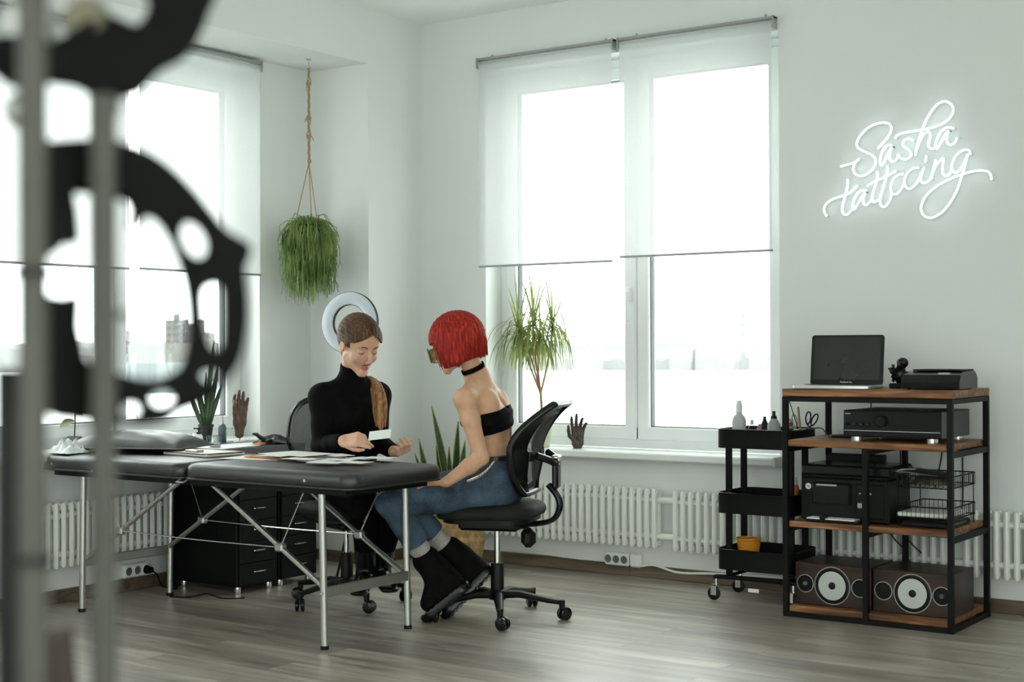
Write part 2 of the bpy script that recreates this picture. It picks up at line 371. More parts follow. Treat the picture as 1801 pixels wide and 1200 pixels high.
def window(n, T, W, z0, z1, hinge=None):
    """casement pair; local x along the wall, local y outwards"""
    fr = 0.055; sa = 0.065; mid = W/2+0.005
    f = MB()
    def bx(m, *a, ch=0.006): m.box(*a, M=T, ch=ch)
    bx(f, 0, W, 0.13, 0.20, z0, z0+fr); bx(f, 0, W, 0.13, 0.20, z1-fr, z1); bx(f, 0, fr, 0.132, 0.20, z0, z1); bx(f, W-fr, W, 0.132, 0.20, z0, z1); bx(f, mid-0.03, mid+0.03, 0.132, 0.2, z0, z1)
    root = f.build('window_%d' % n, M['pvc'], origin='world'); S(root)
    for (a_, c_) in ((fr-0.012, mid-0.004), (mid+0.004, W-fr+0.012)):
        s_ = MB(); zz0, zz1 = z0+fr-0.012, z1-fr+0.012
        bx(s_, a_, a_+sa, 0.118, 0.185, zz0, zz1); bx(s_, c_-sa, c_, 0.118, 0.185, zz0, zz1); bx(s_, a_, c_, 0.119, 0.184, zz0, zz0+sa); bx(s_, a_, c_, 0.119, 0.184, zz1-sa, zz1)
        so = s_.build('sash', M['pvc'], root)
        g = MB(); q = 0.004
        for (u0, u1, v0, v1) in ((a_+sa, a_+sa+q, zz0+sa, zz1-sa), (c_-sa-q, c_-sa, zz0+sa, zz1-sa), (a_+sa, c_-sa, zz0+sa, zz0+sa+q), (a_+sa, c_-sa, zz1-sa-q, zz1-sa)):
            g.box(u0, u1, 0.135, 0.170, v0, v1, M=T)
        g.build('gasket', M['gasket'], so)
        MB().box(a_+sa, c_-sa, 0.148, 0.153, zz0+sa, zz1-sa, M=T).build('glass_pane', M['glass'], so)
    h = MB(); h.box(mid-0.05, mid-0.025, 0.10, 0.118, 1.32, 1.39, M=T, ch=0.004); h.box(mid-0.046, mid-0.029, 0.085, 0.10, 1.22, 1.37, M=T, ch=0.005)
    h.build('window_handle', M['pvc'], root)
    return root
TR = Matrix.Translation((WX0, 0, 0))
window(1, TR, WX1-WX0, 0.60, WZ1)
TL = []
for i, (a_, c_) in enumerate(LY):
    t_ = Matrix(((0, -1, 0, NX), (1, 0, 0, a_), (0, 0, 1, 0), (0, 0, 0, 1))); TL.append(t_)
    window(2+i, t_, c_-a_, 0.655, 2.49)
# unseen walls behind and beside the camera, their windows added for fill daylight
def pierced(T, L, openings, name, th=0.2):
    m = MB(); x = 0
    for (a_, c_) in openings:
        m.box(x, a_, 0, th, 0, ZC, M=T); m.box(a_, c_, 0, th, 0, 0.10, M=T); m.box(a_, c_, 0, th, 2.72, ZC, M=T); x = c_
    m.box(x, L, 0, th, 0, ZC, M=T); S(m.build(name, M['wall'], origin='world'))
T_rear = Matrix(((-1, 0, 0, RX), (0, -1, 0, RY), (0, 0, 1, 0), (0, 0, 0, 1)))
T_side = Matrix(((0, 1, 0, RX), (-1, 0, 0, 0), (0, 0, 1, 0), (0, 0, 0, 1)))
RO = [(0.5, 2.5), (3.6, 5.6)]; SO = [(3.6, 5.6), (6.0, 8.0)]
pierced(T_rear, RX-NX+0.25, RO, 'wall_rear'); pierced(T_side, -RY+0.2, SO, 'wall_back_right')
wn = 4
for T_, OP in ((T_rear, RO), (T_side, SO)):
    for (a_, c_) in OP:
        window(wn, T_ @ Matrix.Translation((a_, -0.04, 0)), c_-a_, 0.10, 2.72); wn += 1
# sill boards
b = MB(); b.box(0.40, 2.068, -0.11, 0.135, 0.565, 0.60, ch=0.006); b.box(2.068, 2.078, -0.11, 0.0, 0.56, 0.605, ch=0.003)
S(b.build('trim_1', M['sill'], origin='world'))
for i, (a_, c_) in enumerate(LY): S(MB().box(NX-0.135, NX+0.10, a_-0.02, c_+0.02, 0.622, 0.655, ch=0.006).build('trim_%d' % (2+i), M['sill'], origin='world'))

# ------------------------------------------------------------------ roller blinds
def blind(T, x0, x1, ztop, zbot, label, pull=None, yoff=-0.035):
    root = thing('roller_blind', label, 'blind', T @ Vector((x0, yoff, zbot)))
    p = lambda x, y, z: T @ Vector((x, y, z))
    MB().box(x0, x1, yoff-0.012, yoff+0.03, ztop, ztop+0.012, M=T, ch=0.002).build('mounting_rail', M['railgrey'], root)
    m = MB(); m.cyl(p(x0+0.006, yoff+0.004, ztop-0.018), p(x1-0.006, yoff+0.004, ztop-0.018), 0.014, n=16); m.build('roller', M['blind'], root)
    for xx in (x0, x1-0.006):
        m = MB(); m.box(xx, xx+0.006, yoff-0.02, yoff+0.032, ztop-0.042, ztop+0.014, M=T, ch=0.002); m.build('bracket', M['railgrey'], root)
    MB().box(x0+0.012, x1-0.012, yoff-0.0105, yoff-0.009, zbot+0.006, ztop-0.018, M=T).build('blind_fabric', M['blind'], root, smooth=0)
    m = MB(); m.box(x0+0.008, x1-0.008, yoff-0.015, yoff-0.004, zbot, zbot+0.010, M=T, ch=0.003); rail = m.build('bottom_rail', M['railgrey'], root)
    xm = (x0+x1)/2+ (pull or 0)
    m = MB(); m.box(xm-0.012, xm+0.012, yoff-0.014, yoff-0.005, zbot-0.022, zbot-0.018, M=T); m.box(xm-0.012, xm-0.009, yoff-0.014, yoff-0.005, zbot-0.02, zbot, M=T); m.box(xm+0.009, xm+0.012, yoff-0.014, yoff-0.005, zbot-0.02, zbot, M=T)
    m.build('pull_tab', M['clear'], root)
    return root
TW = Matrix.Identity(4)
blind(TW, 0.400, 1.215, 2.567, 1.506, 'sheer white roller blind over the pane behind the potted dracaena')
blind(TW, 1.238, 2.052, 2.567, 1.523, 'sheer white roller blind over the pane beside the neon sign')
for i, (a_, c_) in enumerate(LY):
    T = Matrix(((0, -1, 0, NX), (1, 0, 0, 0), (0, 0, 1, 0), (0, 0, 0, 1)))
    m_ = -1.635 if i == 0 else (a_+c_)/2
    l1 = 'sheer white roller blind in the left bay, nearest the hanging plant' if i == 0 else 'sheer white roller blind on the added side window, inner one'
    l2 = 'sheer white roller blind in the left bay, mostly behind the black ring' if i == 0 else 'sheer white roller blind on the added side window, outer one'
    blind(T, m_+0.02, c_-0.025, 2.515, 1.458, l1); blind(T, a_+0.0, m_-0.02, 2.515, 1.455, l2)
# screw caps above the rails
for (px, py) in ((866, 98), (1066, 69), (1120, 61), (1347, 27)):
    p = onY(px, py, 0.0); tag(MB().cyl((p.x, 0, p.z), (p.x, -0.004, p.z), 0.006, n=10).build('wall_screw', M['greymetal']), 'small dark screw head in the wall above the blind rails', 'screw', 'screws above the blind rails')

# ------------------------------------------------------------------ radiators
def radiator(T, L, z0, z1, label, step=0.0405, seg=True):
    n = int(round(L/step)); root = thing('radiator', label, 'radiator', T @ Vector((0, -0.085, z0)))
    for i in range(n):
        x = (i+0.5)*step; m = MB()
        for yy in (-0.086, -0.046):
            prof = []
            m.tube([(x, yy, z0), (x, yy, z0+0.012), (x, yy, z1-0.012), (x, yy, z1)], [0.008, 0.0125, 0.0125, 0.008], 8, M=T)
        m.box(x-0.0125, x+0.0125, -0.086, -0.046, z0+0.004, z0+0.035, M=T, ch=0.006); m.box(x-0.0125, x+0.0125, -0.086, -0.046, z1-0.035, z1-0.004, M=T, ch=0.006)
        m.build('column', M['radiator'], root)
    m = MB()
    for z in (z0+0.055, z1-0.055): m.cyl(T @ V(0.0, -0.066, z), T @ V(L, -0.066, z), 0.014, n=10)
    m.build('manifold', M['radiator'], root)
    return root
radiator(TW @ Matrix.Translation((0.30, 0, 0)), 1.175, 0.155, 0.435, 'low white column radiator under the window behind the red haired sitter')
r2 = radiator(Matrix.Translation((1.545, 0, 0)), 1.30, 0.150, 0.430, 'low white column radiator behind the black trolley and the rack')
radiator(Matrix.Translation((2.90, 0, 0)), 0.85, 0.150, 0.425, 'low white column radiator at the right border, past the speakers')
m = MB()
for z in (0.21, 0.38): m.cyl((1.47, -0.066, z), (1.56, -0.066, z), 0.016, n=12)
tag(m.build('heating_pipe', M['radiator']), 'pair of short white pipes joining two radiators under the window', 'pipe')
m = MB()
for z in (0.2, 0.37): m.cyl((2.84, -0.066, z), (2.905, -0.066, z), 0.016, n=12)
tag(m.build('heating_pipe', M['radiator']), 'pair of short white pipes between radiators behind the rack', 'pipe')
TLR = Matrix(((0, -1, 0, NX), (1, 0, 0, 0), (0, 0, 1, 0), (0, 0, 0, 1)))
radiator(TLR @ Matrix.Translation((-2.24, 0, 0)), 0.86, 0.165, 0.44, 'low white column radiator under the left bay window behind the treatment table')

# ------------------------------------------------------------------ sockets and skirting cable
def socket_box(T, x, z, n, w_, label, extra=None):
    root = thing('wall_socket', label, 'socket', T @ V(x, 0, z))
    MB().box(x, x+w_*n, -0.035, 0.0, z, z+0.062, M=T, ch=0.006).build('housing', M['whiteplastic'], root)
    for i in range(n):
        c = T @ V(x+w_*(i+0.5), -0.0355, z+0.031); ax = (T.to_3x3() @ V(0, -1, 0))
        m = MB(); m.lathe([(0.019, 0.004), (0.021, 0.002), (0.021, -0.003), (0.0185, -0.003)], frame(c, ax), 20, closed=True); rim = m.build('socket_rim', M['whiteplastic'], root)
        m = MB(); m.lathe([(0.0001, 0.0012), (0.0185, 0.0015)], frame(c, ax), 20); m.build('socket_well', M['gasket'], rim)
    return root
socket_box(TW, 1.148, 0.048, 3, 0.0443, 'white triple power socket on the wall above the skirting')
tag(MB().box(1.287, 1.350, -0.036, 0, 0.046, 0.114, ch=0.008).build('junction_box', M['whiteplastic']), 'square white junction box beside the triple socket', 'junction box')
socket_box(TLR, -1.69, 0.062, 3, 0.05, 'white triple socket on the left bay wall below the radiator')
T = TLR; m = MB(); c = T @ V(-1.565, -0.038, 0.09); m.cyl(c, c+V(0.035, 0, 0), 0.02, 0.014, n=14); m.tube(smooth_path([c+V(0.03, 0, 0), c+V(0.06, 0.01, -0.02), c+V(0.06, 0.05, -0.08), c+V(0.05, 0.2, -0.084)]), 0.004, 6)
tag(m.build('power_plug', M['black']), 'black plug in the triple socket of the left bay', 'plug')
m = MB(); m.tube(smooth_path([(0.35, -0.02, 0.066), (0.7, -0.02, 0.070), (0.95, -0.02, 0.062), (1.148, -0.02, 0.062)]), 0.005, 6)
tag(m.build('cable', M['whiteplastic']), 'white cable running along the skirting to the triple socket', 'cable')
m = MB(); m.tube(smooth_path([(1.350, -0.02, 0.055), (1.42, -0.022, 0.064), (1.55, -0.02, 0.04), (1.75, -0.02, 0.052), (2.1, -0.02, 0.062), (2.4, -0.02, 0.06)]), 0.006, 6)
tag(m.build('cable', M['whiteplastic']), 'white cable sagging from the junction box toward the black trolley', 'cable')

# ------------------------------------------------------------------ neon sign
def neon():
    strokes = [
     [(335,655),(400,638),(448,622),(476,596)],
     [(445,628),(430,670),(445,710),(490,727),(545,705),(590,655),(598,605),(570,568),(510,540),(465,512),(458,475),(485,420),(540,365),(600,335),(655,325),(705,335),(718,372),(700,420),(660,470),(615,520)],
     [(722,498),(690,495),(655,530),(636,585),(632,625),(644,648),(668,610),(700,545),(722,508)],
     [(722,508),(706,560),(706,600),(725,618),(755,605),(775,565)],
     [(885,462),(850,445),(812,462),(806,495),(845,528),(868,562),(845,595),(800,598),(765,565)],
     [(745,445),(765,418),(830,398),(930,382),(1040,358),(1130,315),(1178,260),(1182,205),(1145,170),(1100,168),(1050,200),(1000,270),(960,350),(930,440),(908,520),(900,575)],
     [(912,520),(935,455),(965,408),(1000,395),(1012,425),(998,480),(1005,515),(1038,522)],
     [(1190,368),(1140,362),(1095,390),(1062,450),(1050,505),(1064,520),(1095,470),(1128,405),(1150,385)],
     [(1150,385),(1135,435),(1140,475),(1165,492),(1195,475),(1215,438)],
     [(232,1030),(210,990),(222,945),(270,905),(340,880),(400,858),(435,825),(462,800)],
     [(388,750),(386,800),(368,880),(350,950),(350,1000),(380,1020),(415,990)],
     [(530,835),(485,840),(448,880),(428,935),(430,982),(455,955),(490,895),(520,850)],
     [(520,850),(505,900),(512,940),(540,940),(570,905)],
     [(612,690),(608,760),(585,835),(572,890),(585,925),(622,905)],
     [(535,805),(600,765),(680,730),(752,688)],
     [(688,648),(682,720),(655,820),(632,900),(640,950),(675,955),(708,905),(722,850)],
     [(808,712),(765,720),(728,760),(712,815),(725,860),(758,862),(792,825),(820,770)],
     [(925,665),(880,670),(838,705),(816,760),(825,808),(860,822),(900,790),(930,740),(945,700)],
     [(982,572),(974,625)],
     [(966,662),(945,710),(938,755),(962,780),(1000,762),(1020,730)],
     [(1052,603),(1038,660),(1018,750)],[(1028,700),(1060,640),(1100,595),(1112,605),(1103,660),(1108,712),(1140,725),(1172,690)],
     [(1315,565),(1300,532),(1255,535),(1208,570),(1178,630),(1175,680),(1205,700),(1245,665),(1280,600),(1296,560)],
     [(1296,560),(1275,640),(1248,730),(1215,830),(1160,930),(1095,1005),(1020,1042),(965,1025),(942,975),(960,905),(1020,835),(1110,775),(1210,728),(1300,700),(1380,686),(1445,692),(1468,722),(1474,755)]]
    root = thing('neon_sign', 'glowing white handwritten neon lettering on the wall above the laptop', 'neon sign', (2.6, -0.012, 1.62))
    em = emit('white_neon_glow', (0.80, 0.95, 1.0), 4.6)
    mt = MB(); mb = MB()
    for st in strokes:
        pts = [onY(1400+x/4.287, 140+y/4.287, -0.030) for x, y in st]
        pts = smooth_path(pts, 5)
        mt.tube(pts, 0.0046, 6)
        mb.tube([p+V(0, 0.010, 0) for p in pts], 0.005, 5)
        for e in (0, -1): mb.cyl(pts[e]+V(0, 0.01, 0), (pts[e].x, 0.0, pts[e].z), 0.003, n=6)
    mt.build('lit_tube', em, root); tag(mb.build('tube_backing', M['whiteplastic'], root), None)
neon()

# ================================================================== TREATMENT TABLE
def treatment_table():
    x0, x1, y0, y1, zb, zt = -0.36, 1.40, -2.155, -1.605, 0.588, 0.652
    root = thing('treatment_table', 'long folding treatment table with black padded top and silver legs', 'treatment table', (0.52, -1.88, 0))
    for (a_, c_) in ((x0, 0.517), (0.523, x1)):
        m = MB(); W_, H_ = c_-a_, y1-y0; cx, cy = (a_+c_)/2, (y0+y1)/2
        rad = 0.06
        def ring(inset, z):
            pts = rrect(W_-2*inset, H_-2*inset, max(0.012, rad-inset), 6, cx, cy)
            out_ = []
            for (x, y) in pts:                       # square off at the fold
                if abs(x-cx) < 1e9: out_.append((x, y, z))
            return out_
        rings = [ring(0.012, zb), ring(0.0, zb+0.008), ring(0.0, zt-0.026), ring(0.004, zt-0.012), ring(0.014, zt-0.004), ring(0.035, zt), ring(0.10, zt+0.001), ring(0.2, zt+0.0015)]
        n = len(rings[0]); vs = [p for r in rings for p in r]; F = []
        for i in range(len(rings)-1):
            for k in range(n): F.append((i*n+k, i*n+(k+1) % n, (i+1)*n+(k+1) % n, (i+1)*n+k))
        F.append(tuple(range(n))[::-1]); F.append(tuple((len(rings)-1)*n+k for k in range(n)))
        m.add(vs, F); cush = m.build('padded_top', M['leather'], root, smooth=60)
        pp = MB(); pts = [(x, y, zb+0.006) for (x, y) in rrect(W_+0.002, H_+0.002, rad, 6, cx, cy)]; pp.tube(pts, 0.004, 6, closed=True); pp.build('piping', M['leather'], cush)
    m = MB(); 
    for (a_, c_) in ((x0+0.06, 0.515), (0.525, x1-0.06)): m.box(a_, c_, y0+0.04, y1-0.04, zb-0.022, zb)
    m.build('under_frame', M['blackmetal'], root)
    for (lx, tilt) in ((1.222, 1), (-0.142, -1)):
        for ly in (-2.10, -1.622):
            m = MB(); m.tube([(lx-0.012*tilt, ly, zb-0.01), (lx, ly, 0.01)], 0.0135, 14); lg = m.build('leg', M['alu'], root)
            MB().cyl((lx, ly, 0), (lx, ly, 0.014), 0.0155, n=14).build('rubber_foot', M['black'], lg)
            b_ = MB(); b_.cyl((lx+0.0, ly-0.012, 0.205), (lx, ly-0.018, 0.205), 0.006, n=8); b_.build('bolt', M['chrome'], lg)
        MB().box(lx-0.008, lx+0.008, -2.10, -1.622, 0.188, 0.226, ch=0.003).build('cross_bar', M['alu'], root)
    for ly in (-2.085, -1.637):
        for (lx, tx, mid_) in ((1.205, 0.60, 0), (-0.125, 0.46, 1)):
            a_ = V(lx, ly, 0.222); c_ = V(tx, ly, 0.585)
            m = MB(); m.tube([a_, c_], 0.0105, 10); st = m.build('strut', M['alu'], root)
            j = a_.lerp(c_, 0.36); k_ = MB(); k_.box(j.x-0.02, j.x+0.02, ly-0.016, ly+0.016, j.z-0.016, j.z+0.016, ch=0.006); k_.build('cable_clamp', M['greymetal'], st)
            w_ = MB(); top = V(1.12, ly, 0.59) if lx > 0 else V(-0.02 if lx < 0 else 0, ly, 0.59); w_.tube([j, top], 0.0022, 6); w_.build('support_wire', M['chrome'], root)
        ja, jb = V(1.205, ly, 0.222).lerp(V(0.60, ly, 0.585), 0.36), V(-0.125, ly, 0.222).lerp(V(0.46, ly, 0.585), 0.36)
        w_ = MB(); w_.tube(smooth_path([ja, (ja+jb)/2+V(0, 0, -0.004), jb], 6), 0.0026, 6); w_.build('support_wire', M['chrome'], root)
    for (bx_, bz) in ((1.18, 0.617), (-0.26, 0.617), (0.0, 0.60)):
        MB().cyl((bx_, y0+0.002, bz), (bx_, y0-0.006, bz), 0.006, n=10).build('stud', M['chrome'], root)
    m = MB(); m.tube([(0.50, y0+0.02, zb), (0.50, y0-0.004, zb-0.01), (0.54, y0-0.004, zb-0.01), (0.54, y0+0.02, zb)], 0.004, 6); m.build('hinge', M['greymetal'], root)
treatment_table()

def sheet_thing(name, label, cat, c, w_, h_, rz, mat, group=None, z=0.6545, th=0.0012, ch=0):
    T = rotz((c[0], c[1], z), rz); m = MB(); m.box(-w_/2, w_/2, -h_/2, h_/2, 0, th, M=T, ch=ch)
    return tag(m.build(name, mat, smooth=0), label, cat, group)
rnd = random.Random(4)
cards = [(512,805,-.3),(548,807,.2),(592,805,.1),(556,814,-.1),(596,812,.25),(640,810,-.2),(622,818,.1),(574,819,.3),(528,813,0),(668,812,.15),(612,806,-.4),(484,809,.1)]
for i, (px, py, a_) in enumerate(cards):
    p = onZ(px, py, 0.653); x_ = min(max(p.x, 0.62), 1.28); y_ = min(max(p.y, -2.08), -1.67)
    sheet_thing('drawing_card', 'white sketch card lying among others on the black padded table top', 'card', (x_, y_), 0.13, 0.085, a_, M['paper'], 'sketch cards spread on the treatment table', z=0.6545+0.0014*i)
for (px, py, a_, l_) in ((458, 806, 0.2, 'large white paper sheet on the table in front of the orange card'), (560, 803, -0.1, 'large white paper sheet on the table nearest the seated woman in black')):
    p = onZ(px, py, 0.653); sheet_thing('paper_sheet', l_, 'paper', (p.x, min(p.y, -1.73)), 0.27, 0.19, a_, M['paper'], z=0.6535 if px < 500 else 0.6712)
p = onZ(505, 801, 0.66); sheet_thing('envelope', 'orange card envelope lying on the table beside the white tray', 'envelope', (p.x+0.02, -1.75), 0.26, 0.16, 0.1, M['orange'], z=0.6565, th=0.004)
# shallow white tray
T = rotz((0.27, -1.80, 0.6545), -0.12); root = thing('tray', 'shallow white tray with wooden rim on the table near the pillow', 'tray', (0.27, -1.80, 0.6545))
MB().box(-0.15, 0.15, -0.10, 0.10, 0, 0.012, M=T, ch=0.004).build('tray_body', M['paper'], root)
m = MB(); m.tube([T @ V(x, y, 0.012) for x, y in rrect(0.30, 0.20, 0.02, 4)], 0.003, 6, closed=True); m.build('wooden_rim', M['shelfwood'], root)
tag(MB().box(-0.05, 0.03, -0.06, -0.02, 0.012, 0.022, M=T, ch=0.003).build('memo_box', M['greymetal']), 'small grey box resting on the white tray', 'box')
# leather pillow
def pillow():
    cx, cy, z0 = -0.12, -1.815, 0.655; rows_t, rows_b = [], []
    N_, K_ = 29, 19; T = rotz((cx, cy, z0), 0.35)
    vs = []; 
    def hgt(u, v_):
        e = (1-abs(u)**2.6)*(1-abs(v_)**2.6); return max(0, e)**0.55
    top = []; bot = []
    for i in range(N_):
        u = -1+2*i/(N_-1); rt, rb = [], []
        for j in range(K_):
            v_ = -1+2*j/(K_-1); pin = 1-0.10*(1-abs(v_))*abs(u)**3*0.6; pin2 = 1-0.16*(1-abs(u)**2)*abs(v_)**4*0.5
            x = 0.27*u*pin2*1.0; y = 0.17*v_*pin
            wr = 0.0045*math.sin(9*u+5*v_)*math.cos(7*v_-3*u)*(1-max(abs(u), abs(v_))**3)
            rt.append(T @ V(x, y, 0.022+0.068*hgt(u, v_)+wr)); rb.append(T @ V(x, y, 0.022-0.020*hgt(u, v_)))
        top.append(rt); bot.append(rb)
    m = MB(); m.sheet(top); m.sheet([r[::-1] for r in bot])
    body = m.build('leather_pillow', M['leather'], smooth=180)
    tag(body, 'dark grey leather pillow at the far end of the treatment table', 'pillow')
    edge = [top[i][0] for i in range(N_)]+[top[-1][j] for j in range(1, K_)]+[top[i][-1] for i in range(N_-2, -1, -1)]+[top[0][j] for j in range(K_-2, 0, -1)]
    pp = MB(); pp.tube(edge, 0.0035, 6, closed=True); pp.build('piping', M['leather'], body)
pillow()
m = MB(); rr_ = random.Random(5); rows = []
for i in range(17):
    row = []
    for j in range(15):
        x = -0.345+0.15*i/16; y = -2.13+0.13*j/14; e = min(1, 3*min(i/16, 1-i/16, j/14, 1-j/14)+0.05)
        row.append(V(x, y, 0.657+e*(0.045+0.02*math.sin(i*1.3+j*0.7)*math.cos(j*1.1-i*0.3)+0.008*math.sin(i*2.9-j*2.1))))
    rows.append(row)
m.sheet(rows); tag(m.build('plastic_cover', pm('white_plastic_film', (0.62, 0.65, 0.63), 0.3, var=0.05, bump=0.4, bscale=60), smooth=180), 'crumpled white plastic cover beside the pillow on the treatment table', 'plastic cover')

# ================================================================== DESK AND DRAWER UNITS
root = thing('desk', 'black desk top behind the treatment table, carrying papers and bottles', 'desk', (-0.08, -1.40, 0))
MB().box(-0.285, 0.125, -1.598, -1.03, 0.622, 0.654, ch=0.003).build('desk_top', pm('dark_grey_laminate', (0.055, 0.06, 0.065), 0.35), root)
for (x, y) in ((-0.255, -1.50),):
    MB().box(x-0.015, x+0.015, y-0.015, y+0.015, 0, 0.622, ch=0.002).build('leg', M['blackmetal'], root)
def drawer_unit(y0, y1, label):
    x0, x1, zb, zt = -0.296, 0.112, 0.034, 0.612
    root = thing('drawer_unit', label, 'drawer unit', ((x0+x1)/2, (y0+y1)/2, 0))
    MB().box(x0, x1-0.004, y0, y1, zb, zt, ch=0.003).build('body', M['blackmetal'], root)
    n = 6; h = (zt-zb-0.01)/n
    for i in range(n):
        z = zb+0.005+i*h
        dr = MB().box(x1-0.004, x1+0.006, y0+0.010, y1-0.010, z+0.0025, z+h-0.0025, ch=0.002).build('drawer', M['blackmetal'], root)
        hb = MB(); yc = (y0+y1)/2; zz = z+h*0.60
        hb.tube(smooth_path([(x1+0.006, yc-0.036, zz), (x1+0.018, yc-0.032, zz), (x1+0.020, yc, zz), (x1+0.018, yc+0.032, zz), (x1+0.006, yc+0.036, zz)], 3), 0.0035, 6)
        hb.build('handle', M['chrome'], dr)
    for (x, y) in ((x0+0.03, y0+0.03), (x1-0.03, y0+0.03), (x0+0.03, y1-0.03), (x1-0.03, y1-0.03)):
        m = MB(); m.lathe([(0.006, 0.034), (0.014, 0.03), (0.016, 0.012), (0.012, 0.0)], Matrix.Translation((x, y, 0)), 12); m.build('caster', M['chrome'], root)
drawer_unit(-1.456, -1.203, 'black metal drawer unit under the desk, nearer to the treatment table leg')
drawer_unit(-1.190, -0.940, 'black metal drawer unit under the desk, nearer to the hanging plant corner')

# ------------------------------------------------------------------ things on the desk and the left sill
ZS = 0.6555
def bottle(name, label, cat, p, prof, mat, capprof=None, capmat=None, group=None, extra=None, s=(1, 1)):
    root = thing(name, label, cat, p, 0, group)
    T = Matrix.Translation(Vector(p)) @ Matrix.Diagonal((s[0], s[0], s[1], 1)); m = MB(); m.lathe(prof, T, 20); m.build('bottle_body', mat, root)
    if capprof: m = MB(); m.lathe(capprof, T, 16); m.build('bottle_cap', capmat or M['black'], root)
    if extra: extra(root, T)
    return root
def pump(root, T):
    m = MB(); m.tube([T @ V(0, 0, 0.055), T @ V(0, 0, 0.075), T @ V(-0.02, -0.012, 0.075)], 0.0035, 8); m.cyl(T @ V(0, 0, 0.07), T @ V(0, 0, 0.078), 0.008, n=10); m.build('pump_head', M['black'], root)
bottle('pump_bottle', 'white pump bottle with black head on the desk beside the snake plant pot', 'bottle', (-0.20, -1.395, ZS), [(0.0, 0), (0.018, 0), (0.020, 0.004), (0.020, 0.035), (0.016, 0.044), (0.009, 0.05)], M['whiteplastic'], [(0.010, 0.048), (0.010, 0.058), (0.0, 0.058)], M['black'], extra=pump)
bottle('squeeze_bottle', 'grey blue squeeze bottle with nozzle beside the snake plant pot', 'bottle', (-0.265, -1.185, ZS), [(0, 0), (0.017, 0), (0.019, 0.004), (0.019, 0.070), (0.015, 0.080), (0.008, 0.084)], pm('blue_grey_plastic', (0.10, 0.13, 0.15), 0.3), [(0.009, 0.083), (0.006, 0.095), (0.0022, 0.125), (0, 0.126)], M['greymetal'])
for k, (x, y) in enumerate(((-0.185, -1.345), (-0.20, -1.29), (-0.155, -1.31))):
    m = MB(); m.lathe([(0.0, 0), (0.009, 0), (0.012, 0.04), (0.011, 0.04), (0.008, 0.002)], Matrix.Translation((x, y, ZS)), 14)
    tag(m.build('plastic_cup', M['clear']), 'tiny clear plastic cup on the desk below the snake plant pot', 'cup', 'tiny cups on the desk')
def crumple(name, label, cat, c, rx, ry, rz, mat, seed, peak=None):
    r_ = random.Random(seed); m = MB(); vs = []; F = []; A, B = 22, 12
    ph = [r_.uniform(0, 6) for _ in range(6)]
    for i in range(B+1):
        t = PI*0.5*i/B
        for j in range(A):
            a = 2*PI*j/A; k = 1+0.22*math.sin(3*a+ph[0]+2*t)+0.16*math.sin(7*a+ph[1]-3*t)+0.10*math.sin(11*a+ph[2])
            x = rx*math.cos(a)*math.cos(t)*k; y = ry*math.sin(a)*math.cos(t)*k; z = rz*math.sin(t)*(1+0.3*math.sin(5*a+ph[3]))+0.002
            vs.append((c[0]+x, c[1]+y, c[2]+max(0, z)))
    for i in range(B):
        for j in range(A): F.append((i*A+j, i*A+(j+1) % A, (i+1)*A+(j+1) % A, (i+1)*A+j))
    F.append(tuple(range(A))[::-1]); m.add(vs, F)
    if peak: m.tube(smooth_path([Vector(c)+Vector(q) for q in peak]), [0.012, 0.010, 0.009, 0.004], 7)
    return tag(m.build(name, mat, smooth=60), label, cat)
crumple('paper_towel', 'crumpled white paper towel at the edge of the desk by the pillow', 'paper towel', (-0.16, -1.47, ZS), 0.06, 0.05, 0.045, M['paper'], 3)
crumple('glove', 'crumpled black glove on the far end of the desk, behind the mesh chair', 'glove', (0.03, -1.14, ZS), 0.055, 0.085, 0.032, M['leather'], 8, [(0, -0.06, 0.02), (-0.01, -0.085, 0.035), (-0.01, -0.10, 0.045), (-0.015, -0.125, 0.05)])
sheet_thing('paper_sheet', 'white paper sheet lying on the black desk near the small bottles', 'paper', (0.0, -1.42), 0.19, 0.27, 0.15, M['paper'], z=ZS)
sheet_thing('paper_sheet', 'white paper sheet lying on the black desk near the black glove', 'paper', (-0.05, -1.20), 0.12, 0.16, -0.2, M['paper'], z=ZS)
sheet_thing('sticky_note', 'small orange note on the desk beside the black glove', 'note', (0.055, -1.255), 0.03, 0.05, 0.3, M['orange'], z=ZS+0.002, th=0.008)
m = MB(); m.lathe([(0.0, 0), (0.024, 0), (0.027, 0.012), (0.02, 0.02), (0, 0.021)], Matrix.Translation((0.02, -1.50, ZS+0.0015)), 16)
tag(m.build('ink_jar', M['greymetal']), 'small grey jar on the paper on the desk', 'jar')

